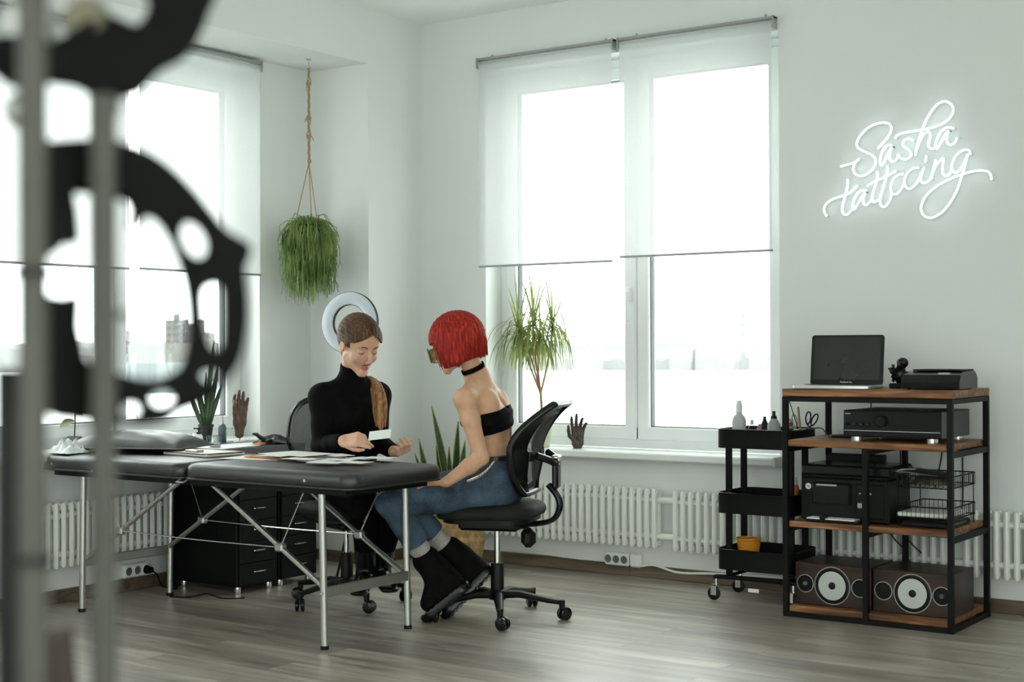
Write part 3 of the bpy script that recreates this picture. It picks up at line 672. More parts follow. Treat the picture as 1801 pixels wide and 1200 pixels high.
# ================================================================== OFFICE CHAIRS
def star_base(root, R=0.27, ang0=0.0):
    for k in range(5):
        a = ang0+2*PI*k/5; dx, dy = math.cos(a), math.sin(a)
        m = MB(); pts = [V(dx*t*R, dy*t*R, z) for t, z in ((0.08, 0.095), (0.35, 0.098), (0.8, 0.078), (1.0, 0.072))]
        T = None; m.tube(pts, [0.024, 0.021, 0.016, 0.014], 8, flat=0.75); m.cyl((dx*R, dy*R, 0.048), (dx*R, dy*R, 0.082), 0.012, n=10)
        arm = m.build('base_arm', M['black'], root, world=False)
        m = MB(); ca = a+0.9; cx_, cy_ = dx*R+math.cos(ca)*0.012, dy*R+math.sin(ca)*0.012; ax = V(-math.sin(ca), math.cos(ca), 0)
        for s in (-1, 1):
            o_ = V(cx_, cy_, 0.0265)+ax*s*0.012
            m.lathe([(0.0, -0.008), (0.02, -0.008), (0.0262, -0.004), (0.0262, 0.004), (0.02, 0.008), (0.0, 0.008)], frame(o_, ax), 18)
        m.box(-0.014, 0.014, -0.006, 0.006, 0.03, 0.052, M=Matrix.Translation((cx_, cy_, 0)) @ Matrix.Rotation(ca, 4, 'Z'), ch=0.003)
        m.build('caster', M['blackgloss'], root, world=False)
    m = MB(); m.lathe([(0.034, 0.075), (0.036, 0.085), (0.034, 0.11), (0.027, 0.115), (0.027, 0.215), (0.024, 0.222), (0.0, 0.222)], None, 20); m.build('gas_lift_cover', M['black'], root, world=False)
    m = MB(); m.cyl((0, 0, 0.21), (0, 0, 0.39), 0.0125, n=16); m.build('gas_lift', M['chrome'], root, world=False)
def seat_part(root, zt, w_=0.43, d_=0.41, yc=0.02):
    vs = []; F = []; rings = []
    for (ins, z) in ((0.03, zt-0.062), (0.008, zt-0.055), (0.0, zt-0.04), (0.004, zt-0.022), (0.022, zt-0.008), (0.06, zt-0.002), (0.13, zt-0.006)):
        pts = rrect(w_-2*ins, d_-2*ins, max(0.02, 0.14-ins), 7, 0, yc); rings.append([(x, y, z-0.012*max(0, (y-yc)/(d_/2))**2) for x, y in pts])
    n = len(rings[0]); vs = [p for r in rings for p in r]
    for i in range(len(rings)-1):
        for k in range(n): F.append((i*n+k, i*n+(k+1) % n, (i+1)*n+(k+1) % n, (i+1)*n+k))
    F += [tuple(range(n))[::-1], tuple((len(rings)-1)*n+k for k in range(n))]
    MB().add(vs, F).build('seat', M['fabricseat'], root, world=False, smooth=60)
    m = MB(); m.prism(rrect(w_-0.05, d_-0.05, 0.11, 6, 0, yc), zt-0.078, zt-0.060); m.box(-0.09, 0.09, yc-0.13, yc+0.12, zt-0.115, zt-0.078, ch=0.012); m.build('seat_plate', M['black'], root, world=False)
M['fabricseat'] = pm('dark_seat_fabric', (0.012, 0.013, 0.012), 0.75, var=0.15, scale=60, bump=0.2, bscale=400, spec=0.3)
M['mesh'] = glass_mat('grey_mesh_fabric', (0.30, 0.31, 0.30))
def meshfabric():
    m = bpy.data.materials.new('see_through_chair_mesh'); m.use_nodes = True; t = m.node_tree; t.nodes.clear()
    o = t.nodes.new('ShaderNodeOutputMaterial'); tr = t.nodes.new('ShaderNodeBsdfTransparent'); df = t.nodes.new('ShaderNodeBsdfDiffuse'); mx = t.nodes.new('ShaderNodeMixShader')
    tc = t.nodes.new('ShaderNodeTexCoord'); nz = t.nodes.new('ShaderNodeTexNoise'); nz.inputs['Scale'].default_value = 400; t.links.new(tc.outputs['Object'], nz.inputs['Vector'])
    mr = t.nodes.new('ShaderNodeMapRange'); mr.inputs['To Min'].default_value = 0.6; mr.inputs['To Max'].default_value = 0.85; t.links.new(nz.outputs['Fac'], mr.inputs[0]); t.links.new(mr.outputs[0], mx.inputs[0])
    df.inputs[0].default_value = (0.10, 0.105, 0.10, 1); t.links.new(tr.outputs[0], mx.inputs[1]); t.links.new(df.outputs[0], mx.inputs[2]); t.links.new(mx.outputs[0], o.inputs[0]); return m
M['mesh'] = meshfabric()
def swept_back(z0, z1, prof, hw, wrap, n=22):
    """outline loop of a curved back: prof(t)->y, hw(t)->half width, t from 0 (bottom) to 1 (top)"""
    L_ = []; R_ = []
    for i in range(n+1):
        t = i/n; z = z0+(z1-z0)*t; L_.append(V(-hw(t), prof(t)+wrap(t), z)); R_.append(V(hw(t), prof(t)+wrap(t), z))
    return L_, R_
# --- red haired sitter's chair: swept back with two openings
def chair_red():
    root = thing('office_chair', 'black swivel chair with swept open backrest, under the red haired woman', 'office chair', (1.375, -1.235, 0), math.radians(200-90))
    star_base(root, 0.27, math.radians(20-110)); zt = 0.475; seat_part(root, zt)
    ss = lambda t: t*t*(3-2*t)
    prof = lambda t: -0.165-0.028*math.sin(PI*t*0.9)*0 + (0.018*math.cos(2.2*t*PI) if t < 0.5 else 0.018*math.cos(1.1*PI)) - (0.095*max(0, (t-0.42)/0.58)**1.8)
    hw = lambda t: 0.075+0.125*math.sin(PI*min(1, (0.05+t*0.9)))**0.6 if t < 0.55 else (0.075+0.125*math.sin(PI*min(1, (0.05+0.55*0.9)))**0.6)*(1-0.30*((t-0.55)/0.45)**2.2)
    wrap = lambda t: 0.075*math.sin(PI*min(1, t*0.95+0.03))**0.8*(hw(t)/0.2)
    Lp, Rp = swept_back(0.515, 0.872, prof, hw, wrap)
    def cross(t, n=12):
        z = 0.515+(0.872-0.515)*t
        return [V(hw(t)*u, prof(t)+wrap(t)*abs(u)**2, z) for u in [-1+2*k/n for k in range(n+1)]]
    m = MB(); loop = Lp+cross(1.0)[1:-1]+Rp[::-1]+cross(0.0)[::-1][1:-1]
    m.tube(smooth_path(loop, 2, closed=True), 0.016, 8, closed=True, flat=0.8); fr = m.build('backrest_frame', M['blackgloss'], root, world=False, smooth=60)
    m = MB()
    # solid side wings widen the frame like the moulded shell in the photo
    for s in (-1, 1):
        rows = []
        for i in range(23):
            t = i/22; z = 0.515+(0.872-0.515)*t; row = []
            for u in (1.0, 0.86, 0.72, 0.60 if t < 0.5 else 0.66): row.append(V(s*hw(t)*u, prof(t)+wrap(t)*u*u, z))
            rows.append(row if s > 0 else row[::-1])
        m.sheet(rows, 0.012)
    for (ta, tb) in ((0.86, 1.0), (0.36, 0.47), (0.0, 0.10)):
        rows = []
        for i in range(5): rows.append(cross(ta+(tb-ta)*i/4, 14))
        m.sheet(rows, 0.014)
    m.build('backrest_shell', M['blackgloss'], root, world=False, smooth=60)
    rows = [cross(0.05+0.9*i/16, 12) for i in range(17)]
    MB().sheet(rows).build('mesh_panel', M['mesh'], root, world=False, smooth=180)
    m = MB()
    for s in (-1, 1): m.tube(smooth_path([V(s*0.10, prof(0.42)-0.008, 0.668), V(s*0.05, -0.235, 0.645), V(0, -0.25, 0.625)]), 0.015, 8)
    m.box(-0.03, 0.03, -0.262, -0.236, 0.53, 0.65, ch=0.008); m.build('back_support', M['blackgloss'], root, world=False)
    MB().box(-0.034, 0.034, -0.266, -0.232, 0.648, 0.664, ch=0.006).build('silver_clip', M['chrome'], root, world=False)
    for s in (-1, 1):
        m = MB(); m.tube(smooth_path([V(s*0.012, -0.215, 0.545), V(s*0.012, -0.252, 0.500), V(s*0.012, -0.262, 0.455), V(s*0.012, -0.235, 0.405), V(s*0.012, -0.16, 0.385), V(s*0.012, -0.02, 0.385)]), 0.0105, 8); m.build('back_bar', M['blackgloss'], root, world=False)
    m = MB(); m.box(0.0, 0.05, -0.155, -0.095, 0.285, 0.365, ch=0.02); m.cyl((0.02, -0.12, 0.36), (0.02, -0.10, 0.395), 0.012, n=10); m.build('adjusting_knob', M['black'], root, world=False)
chair_red()
# --- woman in black's chair: oval mesh back
def chair_black():
    root = thing('office_chair', 'black swivel chair with oval mesh backrest, under the woman in black', 'office chair', (0.655, -1.340, 0), math.radians(-22-90))
    star_base(root, 0.245, math.radians(-101+112)); zt = 0.445; seat_part(root, zt, 0.40, 0.38)
    pts = []
    for k in range(40):
        a = 2*PI*k/40; x = 0.175*math.copysign(abs(math.cos(a))**0.85, math.cos(a)); zz = math.sin(a)
        z = 0.695+0.178*zz; x *= (1-0.28*max(0, -zz)); pts.append(V(x, -0.205-0.05*(1-(x/0.175)**2)-0.03*zz, z))
    m = MB(); m.tube(pts, 0.013, 8, closed=True); m.build('backrest_frame', M['blackgloss'], root, world=False)
    rows = []
    for i in range(15):
        zz = -0.97+1.94*i/14; z = 0.695+0.178*zz; hwid = 0.175*math.sqrt(max(0, 1-zz*zz))**0.9*(1-0.28*max(0, -zz)); rows.append([V(hwid*(-1+2*j/12), -0.205-0.05*(1-(hwid*(-1+2*j/12)/0.175)**2)-0.03*zz, z) for j in range(13)])
    MB().sheet(rows).build('mesh_panel', M['mesh'], root, world=False, smooth=180)
    for s in (-1, 1):
        m = MB(); m.tube(smooth_path([V(s*0.10, -0.225, 0.56), V(s*0.07, -0.235, 0.50), V(s*0.04, -0.22, 0.41), V(s*0.03, -0.10, 0.365)]), 0.011, 8); m.build('back_bar', M['blackgloss'], root, world=False)
chair_black()

# ================================================================== TROLLEY
def trolley():
    x0, x1, y0, y1 = 1.935, 2.285, -0.405, -0.110
    root = thing('utility_trolley', 'black three tier metal trolley on wheels between window and rack', 'trolley', ((x0+x1)/2, (y0+y1)/2, 0))
    cx, cy, W_, H_ = (x0+x1)/2, (y0+y1)/2, x1-x0, y1-y0
    for (zb, zt) in ((0.662, 0.742), (0.382, 0.468), (0.140, 0.226)):
        out_ = rrect(W_, H_, 0.045, 6, cx, cy); inn = rrect(W_-0.006, H_-0.006, 0.042, 6, cx, cy); n = len(out_)
        vs = [(x, y, zb) for x, y in out_]+[(x, y, zt) for x, y in out_]+[(x, y, zt) for x, y in inn]+[(x, y, zb+0.003) for x, y in inn]; F = []
        for i in range(3):
            for k in range(n): F.append((i*n+k, i*n+(k+1) % n, (i+1)*n+(k+1) % n, (i+1)*n+k))
        F += [tuple(range(n))[::-1], tuple(3*n+k for k in range(n))]
        m = MB(); m.add(vs, F); tr_ = m.build('tray', M['blackmetal'], root)
        m = MB(); m.tube([(x, y, zt) for x, y in out_], 0.0032, 6, closed=True); m.build('tray_rim', M['blackgloss'], tr_)
    for (x, y) in ((x0+0.03, y0+0.075), (x0+0.03, y1-0.075), (x1-0.03, y0+0.075), (x1-0.03, y1-0.075)):
        MB().box(x-0.014, x+0.014, y-0.008, y+0.008, 0.10, 0.70, ch=0.003).build('upright', M['blackmetal'], root)
    for y in (y0+0.03, y1-0.03):
        m = MB(); m.tube(smooth_path([(x0-0.02, y, 0.098), (x0+0.03, y, 0.104), (x1-0.03, y, 0.104), (x1+0.02, y, 0.098)], 4), 0.010, 8); m.build('base_rail', M['blackmetal'], root)
    for x in (x0+0.03, x1-0.03): m = MB(); m.cyl((x, y0+0.03, 0.104), (x, y1-0.03, 0.104), 0.008, n=8); m.build('base_rail', M['blackmetal'], root)
    for (x, y) in ((x0-0.01, y0+0.03), (x0-0.01, y1-0.03), (x1+0.0, y0+0.03), (x1+0.0, y1-0.03)):
        m = MB(); m.cyl((x, y, 0.06), (x, y, 0.096), 0.006, n=8); m.box(x-0.022, x+0.004, y-0.013, y-0.010, 0.022, 0.068, ch=0.001); m.box(x-0.022, x+0.004, y+0.010, y+0.013, 0.022, 0.068, ch=0.001); m.box(x-0.022, x+0.01, y-0.013, y+0.013, 0.062, 0.068, ch=0.001); cs = m.build('caster', M['chrome'], root)
        m = MB(); m.lathe([(0.0, -0.008), (0.024, -0.008), (0.0285, -0.005), (0.0285, 0.005), (0.024, 0.008), (0.0, 0.008)], frame((x-0.012, y, 0.0285), (0, 1, 0)), 20); m.build('wheel', M['black'], cs)
    MB().box(2.08, 2.13, y0+0.02, y0+0.023, 0.05, 0.066).build('paper_label', M['paper'], root)
trolley()
ZT = 0.6655
bottle('spray_bottle', 'tall frosted white spray bottle on the black trolley top', 'bottle', (1.985, -0.27, ZT), [(0, 0), (0.022, 0), (0.023, 0.005), (0.023, 0.10), (0.019, 0.118), (0.010, 0.130), (0.009, 0.140)], pm('frosted_plastic', (0.50, 0.52, 0.52), 0.35), [(0.010, 0.138), (0.010, 0.165), (0.007, 0.185), (0.0, 0.186)], M['whiteplastic'], s=(1.35, 1.06))
bottle('pump_bottle', 'silver pump bottle with dark nozzle on the trolley beside the rack', 'bottle', (2.150, -0.27, ZT), [(0, 0), (0.021, 0), (0.022, 0.005), (0.022, 0.085), (0.015, 0.103), (0.010, 0.112)], pm('silver_grey_plastic', (0.33, 0.35, 0.35), 0.3), [(0.010, 0.11), (0.009, 0.122), (0.005, 0.126), (0.005, 0.142), (0.0, 0.143)], M['black'], s=(1.35, 1.08))
bottle('dropper_bottle', 'short black capped dropper bottle beside the silver pump bottle', 'bottle', (2.102, -0.26, ZT), [(0, 0), (0.015, 0), (0.016, 0.004), (0.016, 0.05), (0.01, 0.062)], M['clear'], [(0.013, 0.06), (0.012, 0.085), (0.006, 0.10), (0.005, 0.112), (0, 0.113)], M['black'], s=(1.25, 1.15))
bottle('clear_bottle', 'little clear bottle beside the tall frosted spray bottle', 'bottle', (2.032, -0.24, ZT), [(0, 0), (0.013, 0), (0.014, 0.005), (0.014, 0.06), (0.006, 0.075)], M['clear'], [(0.006, 0.073), (0.005, 0.09), (0, 0.091)], M['greymetal'], s=(1.2, 1.25))
m = MB(); m.lathe([(0, 0), (0.026, 0), (0.030, 0.02), (0.026, 0.05), (0.012, 0.092), (0.0, 0.093)], Matrix.Translation((2.052, -0.19, ZT)), 18); tag(m.build('sponge', pm('mauve_sponge', (0.42, 0.20, 0.34), 0.8)), 'mauve rounded sponge on the black trolley top', 'sponge')
bottle('red_jar', 'small clear jar with red liquid at the rack end of the trolley', 'jar', (2.212, -0.25, ZT), [(0, 0), (0.014, 0), (0.016, 0.05), (0.018, 0.085), (0.018, 0.105)], M['clear'], [(0.0, 0.075), (0.013, 0.078), (0.014, 0.092), (0.0, 0.093)], pm('red_liquid', (0.5, 0.06, 0.06), 0.3), s=(1.1, 1.15))
# yellow bucket in the lowest tray
root = thing('bucket', 'small yellow bucket standing in the lowest trolley tray', 'bucket', (2.036, -0.285, 0.144)); T = Matrix.Translation((2.036, -0.285, 0.144))
m = MB(); m.lathe([(0, 0), (0.038, 0), (0.052, 0.114), (0.056, 0.118), (0.056, 0.124), (0.052, 0.124), (0.036, 0.004), (0, 0.004)], T, 28); m.build('bucket_body', pm('yellow_orange_enamel', (0.70, 0.27, 0.015), 0.4), root)
m = MB(); m.tube(smooth_path([T @ V(-0.048, 0, 0.105), T @ V(-0.02, 0.04, 0.118), T @ V(0.02, 0.042, 0.118), T @ V(0.048, 0, 0.105)]), 0.0016, 5); m.build('handle', M['greymetal'], root)
# orange bottle in the middle tray
bottle('squeeze_bottle', 'orange bottle with white cap in the middle trolley tray', 'bottle', (2.215, -0.20, 0.3855), [(0, 0), (0.012, 0), (0.014, 0.005), (0.014, 0.09), (0.010, 0.10)], pm('orange_plastic', (0.75, 0.19, 0.03), 0.35), [(0.010, 0.10), (0.009, 0.115), (0.004, 0.128), (0, 0.129)], M['whiteplastic'], s=(1.2, 1.15))
# cup with scissors, marker and brush
root = thing('pencil_cup', 'black cup with white rim holding scissors on the trolley', 'cup', (2.228, -0.155, ZT)); T = Matrix.Translation((2.228, -0.155, ZT))
m = MB(); m.lathe([(0, 0), (0.030, 0), (0.034, 0.07), (0.031, 0.07), (0.028, 0.003), (0, 0.003)], T, 20); m.build('cup_body', M['blackgloss'], root)
m = MB(); m.tube([T @ V(0.033*math.cos(a*PI/10), 0.033*math.sin(a*PI/10), 0.071) for a in range(20)], 0.0022, 6, closed=True); m.build('white_rim', M['paper'], root)
def scissors(label, base, lean, col, s=1.0):
    root = thing('scissors', label, 'scissors', base); ax = Vector(lean).normalized(); side = vr*1.0; side = (side-ax*side.dot(ax)).normalized()
    b_ = Vector(base); m = MB(); m.tube([b_, b_+ax*0.075*s], [0.002, 0.005], 6, flat=0.4); m.build('blades', M['chrome'], root)
    for q in (-1, 1):
        c = b_+ax*0.105*s+side*q*0.014; m = MB(); m.tube([c+ax*math.cos(a*PI/8)*0.026+side*(math.sin(a*PI/8)*0.011+q*0.004*math.cos(a*PI/8)) for a in range(16)], 0.0032, 6, closed=True); m.tube([c-ax*0.025, b_+ax*0.07*s], 0.0035, 6); m.build('finger_loop', col, root)
scissors('black handled scissors in the black cup on the trolley', (2.238, -0.150, ZT+0.012), vr*0.28+vu*1.0, M['blackgloss'], 1.05)
scissors('pale green handled scissors in the black cup on the trolley', (2.218, -0.155, ZT+0.012), vr*-0.38+vu*1.0, pm('pale_green_plastic', (0.30, 0.45, 0.30), 0.4), 0.95)
m = MB(); p = V(2.228, -0.160, ZT+0.01); m.tube([p, p+vu*0.16+vr*-0.015], 0.0085, 8, flat=0.5); tag(m.build('wooden_spatula', pm('pale_wood', (0.50, 0.33, 0.20), 0.6)), 'pale wooden spatula standing in the black cup', 'spatula')
m = MB(); p = V(2.231, -0.153, ZT+0.01); m.tube([p, p+vu*0.19+vr*-0.06], 0.0022, 6); tag(m.build('pencil', M['black']), 'thin black pencil leaning in the black cup', 'pencil')
m = MB(); m.lathe([(0, 0), (0.015, 0), (0.018, 0.06), (0.016, 0.06), (0.013, 0.003), (0, 0.003)], Matrix.Translation((2.195, -0.21, ZT)), 16); tag(m.build('plastic_cup', M['whiteplastic']), 'white plastic cup beside the black cup of scissors', 'cup')

# ================================================================== RACK
def rack():
    x0, x1, y0, y1, zt = 2.322, 3.022, -0.562, -0.102, 0.926; P = 0.022
    root = thing('shelving_rack', 'black iron rack with rustic wooden shelves below the neon sign', 'rack', ((x0+x1)/2, (y0+y1)/2, 0))
    for (x, y) in ((x0, y0), (x1-P, y0), (x0, y1-P), (x1-P, y1-P)):
        MB().box(x, x+P, y, y+P, 0, zt-0.032, ch=0.0015).build('post', M['blackmetal'], root)
    xm = 2.661
    for y in (y0, y1-P): MB().box(xm, xm+P, y, y+P, 0.0, 0.692, ch=0.0015).build('post', M['blackmetal'], root)
    for z in (0.874, 0.001):
        for y in (y0, y1-P): MB().box(x0+P, x1-P, y+0.001, y+P-0.001, z, z+0.019, ch=0.001).build('rail', M['blackmetal'], root)
        for x in (x0, x1-P): MB().box(x+0.001, x+P-0.001, y0+P, y1-P, z, z+0.019, ch=0.001).build('rail', M['blackmetal'], root)
    for z in (0.668, 0.342):
        for x in (x0, x1-P): MB().box(x+0.001, x+P-0.001, y0+P, y1-P, z, z+0.022, ch=0.001).build('rail', M['blackmetal'], root)
        MB().box(x0+P, x1-P, y1-P+0.001, y1-0.001, z, z+0.022, ch=0.001).build('rail', M['blackmetal'], root)
        MB().box(xm, xm+P, y0+P, y1-P, z, z+0.02, ch=0.001).build('rail', M['blackmetal'], root)
    MB().box(x0, x1, y0, y1, zt-0.031, zt, ch=0.003).build('shelf', M['shelfwood'], root)
    for (a_, c_) in ((0.692, 0.718), (0.364, 0.388), (0.020, 0.046)):
        ww = x1-P-0.001; MB().box(x0+P+0.001, ww, y0+0.004 if a_ > .5 else y0+0.012, y1-0.004, a_, c_, ch=0.003).build('shelf', M['shelfwood'], root)
rack()
# laptop
def text_mesh(name, s, size, mat, parent, Mx, bold=False, ext=0.0004):
    cu = bpy.data.curves.new(name, 'FONT'); cu.body = s; cu.size = size; cu.extrude = ext; cu.align_x = 'CENTER'; cu.align_y = 'CENTER'
    if bold: cu.shear = 0.3
    o = bpy.data.objects.new(name, cu); me = bpy.data.meshes.new_from_object(o); bpy.data.objects.remove(o)
    me.transform(wm(parent).inverted() @ Mx); me.materials.append(mat); o2 = bpy.data.objects.new(name, me); COL.objects.link(o2); o2.parent = parent; return o2
def laptop():
    c = V(2.520, -0.455, 0.9265); T = rotz(c, 0.10); root = thing('laptop', 'open silver laptop with dark screen on the rack top', 'laptop', c)
    MB().prism(rrect(0.315, 0.218, 0.016, 5), 0.001, 0.014, T).build('laptop_base', pm('silver_aluminium', (0.62, 0.64, 0.62), 0.3, 0.6, var=0.02), root, bevel=0.002)
    MB().box(-0.145, 0.145, 0.0, 0.09, 0.014, 0.0155, M=T, ch=0.0005).build('keyboard', M['black'], root)
    Ts = T @ Matrix.Translation((0, 0.108, 0.012)) @ Matrix.Rotation(math.radians(90-9), 4, 'X')
    lid = MB().prism(rrect(0.305, 0.208, 0.012, 5, 0, 0.104), -0.006, 0.0, Ts).build('lid', M['blackgloss'], root, bevel=0.001)
    MB().box(-0.138, 0.138, 0.022, 0.196, 0.0, 0.0008, M=Ts).build('screen', pm('dark_screen', (0.014, 0.014, 0.012), 0.25), lid)
    text_mesh('logo', 'MacBook Pro', 0.009, M['whiteplastic'], lid, Ts @ Matrix.Translation((0, 0.011, 0.0006)))
laptop()
# black sculpture
root = thing('sculpture', 'small black carved sculpture between the laptop and the scanner', 'sculpture', (2.715, -0.30, 0.926))
MB().box(2.685, 2.755, -0.33, -0.27, 0.9262, 0.946, ch=0.003).build('plinth', M['black'], root)
m = MB(); rr_ = random.Random(2); c = V(2.722, -0.30, 0.946)
m.ell(c+V(0, 0, 0.035), (0.026, 0.022, 0.040)); m.ell(c+vr*0.010+vu*0.083, (0.024, 0.022, 0.022))
for k in range(16):
    a_ = rr_.uniform(-0.2, PI+0.2); l_ = rr_.uniform(0.030, 0.048); p = c+V(0, 0, rr_.uniform(0.012, 0.055)); dd = vr*math.cos(a_)+vu*(0.35+0.7*abs(math.sin(a_)))*0.8+vd*rr_.uniform(-0.8, 0.8); q = p+dd.normalized()*(l_+0.008)
    m.tube([p, p.lerp(q, 0.55), q], [0.010, 0.0105, 0.003], 6)
for k in range(7): m.tube([c+vu*(0.01+0.010*k)-vr*0.026-vd*0.004, c+vu*(0.014+0.010*k)-vr*(0.036-0.002*(k % 2))-vd*0.006], [0.008, 0.003], 5)
m.build('figure', M['blackgloss'], root, smooth=60)
# portable scanner
root = thing('scanner', 'low black document scanner on the right end of the rack top', 'scanner', (2.90, -0.33, 0.9265))
prof = [(-0.47, 0.004), (-0.472, 0.03), (-0.455, 0.058), (-0.40, 0.070), (-0.26, 0.072), (-0.235, 0.05), (-0.235, 0.004)]
vs = []; F = []; n = len(prof)
for x in (2.785, 2.792, 3.012, 3.018):
    s_ = 1 if 2.79 < x < 3.014 else 0.93
    for (y, z) in prof: vs.append((x, -0.35+(y+0.35)*s_, 0.9265+z*s_))
for i in range(3):
    for k in range(n): F.append((i*n+k, (i+1)*n+k, (i+1)*n+(k+1) % n, i*n+(k+1) % n))
F += [tuple(range(n)), tuple(3*n+k for k in range(n))[::-1]]
MB().add(vs, F).build('scanner_body', M['blackgloss'], root, smooth=30)
MB().box(2.81, 3.005, -0.40, -0.245, 0.9985, 1.005, ch=0.002).build('lid', M['black'], root)
m = MB(); 
for (x, y) in ((2.81, -0.44), (2.99, -0.44), (2.81, -0.26), (2.99, -0.26)): m.cyl((x, y, 0.9262), (x, y, 0.932), 0.008, n=8)
m.build('feet', M['black'], root)
MB().box(2.93, 2.975, -0.452, -0.43, 0.984, 0.993, ch=0.002).build('button_panel', M['greymetal'], root)
# amplifier
def amplifier():
    x0, x1, y0, y1, z0, z1 = 2.562, 2.960, -0.505, -0.15, 0.736, 0.842
    root = thing('amplifier', 'black stereo amplifier with round dials on the upper inner shelf', 'amplifier', ((x0+x1)/2, (y0+y1)/2, 0.7185))
    MB().box(x0+0.004, x1-0.004, y0+0.012, y1, z0, z1, ch=0.003).build('amplifier_case', pm('dark_grey_case', (0.045, 0.047, 0.045), 0.4), root)
    fp = MB().box(x0, x1, y0, y0+0.012, z0+0.002, z1, ch=0.003).build('front_panel', M['blackgloss'], root)
    ax = V(0, -1, 0)
    m = MB(); m.lathe([(0.024, 0), (0.023, 0.018), (0.020, 0.021), (0, 0.021)], frame((2.722, y0, 0.800), ax), 28); m.build('volume_knob', M['black'], root)
    for x in (2.612, 2.638, 2.664): m = MB(); m.lathe([(0.008, 0), (0.0075, 0.012), (0, 0.013)], frame((x, y0, 0.786), ax), 14); m.build('knob', M['blackgloss'], root)
    for x in (2.578, 2.765, 2.785): m = MB(); m.lathe([(0.005, 0), (0.005, 0.006), (0, 0.006)], frame((x, y0, 0.786), ax), 12); m.build('knob', M['black'], root)
    MB().box(x0+0.004, x1-0.004, y0-0.0012, y0, z0+0.024, z0+0.027).build('trim_line', M['greymetal'], fp)
    MB().box(x0+0.008, x0+0.03, y0-0.0008, y0, z1-0.016, z1-0.012).build('logo', M['greymetal'], fp)
    for (x, y) in ((x0+0.045, y0+0.03), (x1-0.045, y0+0.03), (x0+0.045, y1-0.03), (x1-0.045, y1-0.03)):
        m = MB(); m.cyl((x, y, 0.7185), (x, y, z0), 0.022, n=18); m.build('foot', M['chrome'], root)
amplifier()
tag(MB().box(2.44, 2.545, -0.34, -0.12, 0.7185, 0.728, ch=0.003).build('tablet', M['black']), 'thin black tablet lying beside the amplifier', 'tablet')
# printer
def printer():
    x0, x1, y0, y1, z0, z1 = 2.368, 2.742, -0.505, -0.24, 0.390, 0.622
    root = thing('printer', 'black laser printer with round white logo on the middle shelf', 'printer', ((x0+x1)/2, (y0+y1)/2, 0.3885))
    bd = MB().box(x0, x1, y0+0.02, y1, z0, z1-0.055, ch=0.008).build('printer_body', M['black'], root)
    MB().box(x0+0.006, x1+0.01, y0+0.012, y1, z1-0.048, z1-0.004, ch=0.008).build('scanner_lid', M['blackgloss'], root)
    MB().box(x0+0.015, x1-0.01, y0+0.03, y1, z1-0.058, z1-0.046).build('neck', M['black'], root)
    MB().box(x0+0.058, x1-0.155, y0, y0+0.022, z0+0.07, z1-0.075, ch=0.006).build('front_door', M['blackgloss'], root)
    MB().box(x0+0.075, x0+0.165, y0-0.001, y0+0.02, z1-0.090, z1-0.080, ch=0.002).build('handle_slot', M['greymetal'], root)
    MB().box(x1-0.135, x1-0.02, y0+0.010, y0+0.022, z0+0.02, z1-0.075, ch=0.004).build('control_panel', M['black'], root)
    for i in range(3): MB().box(x1-0.118+0.022*i, x1-0.112+0.022*i, y0+0.008, y0+0.011, z0+0.117, z0+0.122).build('button', M['whiteplastic'], root)
    MB().box(x1-0.127, x1-0.107, y0+0.008, y0+0.012, z0+0.06, z0+0.082, ch=0.002).build('button', M['greymetal'], root)
    lg = MB(); lg.lathe([(0, 0.0005), (0.0125, 0.0005), (0.0125, 0.0), (0.0, 0.0)], frame((x0+0.034, y0+0.0195, z1-0.095), (0, -1, 0)), 24); l_ = lg.build('logo', M['whiteplastic'], root)
    text_mesh('logo_letters', 'hp', 0.017, M['black'], l_, Matrix.Translation((x0+0.034, y0+0.0188, z1-0.0935)) @ Matrix.Rotation(PI/2, 4, 'X'), True)
    t_ = MB(); t_.box(x0+0.05, x1-0.10, y0-0.045, y0+0.03, z0+0.004, z0+0.012, ch=0.002); t_.box(x0+0.11, x0+0.135, y0-0.05, y0-0.02, z0+0.012, z0+0.03, ch=0.003); t_.build('paper_tray', M['blackgloss'], root)
    MB().box(x0+0.052, x1-0.12, y0-0.043, y0+0.06, z0+0.0125, z0+0.0165).build('paper_stack', M['paper'], root)
printer()
tag(MB().box(2.33+0.02, 2.60, -0.19, -0.13, 0.3885, 0.640, ch=0.004).build('storage_box', M['black']), 'black box standing behind the laser printer', 'box')
# wire letter tray with papers and a console
def wire_tray():
    x0, x1, y0, y1 = 2.775, 2.992, -0.50, -0.19; root = thing('letter_tray', 'two tier black wire letter tray beside the printer', 'letter tray', ((x0+x1)/2, (y0+y1)/2, 0.3885))
    for zb in (0.425, 0.545):
        m = MB()
        for z, r_ in ((zb, 0.002), (zb+0.045, 0.0026)): m.tube([(x, y, z) for x, y in rrect(x1-x0, y1-y0, 0.012, 3, (x0+x1)/2, (y0+y1)/2)], r_, 5, closed=True)
        for k in range(12):
            x = x0+(x1-x0)*(k+0.5)/12; m.tube([(x, y0, zb+0.045), (x, y0, zb), (x, y1, zb), (x, y1, zb+0.045)], 0.0012, 4)
        for k in range(12):
            y = y0+(y1-y0)*(k+0.5)/12
            for x in (x0, x1): m.tube([(x, y, zb), (x, y, zb+0.045)], 0.0012, 4)
        m.build('wire_basket', M['blackmetal'], root)
    for x in (x0, x1):
        for y in (y0+0.03, y1-0.03): m = MB(); m.tube([(x, y, 0.389), (x, y, 0.59)], 0.002, 5); m.build('wire_leg', M['blackmetal'], root)
wire_tray()
crumple('magazine_stack', 'loose papers and folders heaped in the upper wire tray', 'papers', (2.875, -0.33, 0.5478), 0.07, 0.11, 0.035, pm('brown_grey_paper', (0.10, 0.085, 0.06), 0.7), 12)['kind'] = 'thing'
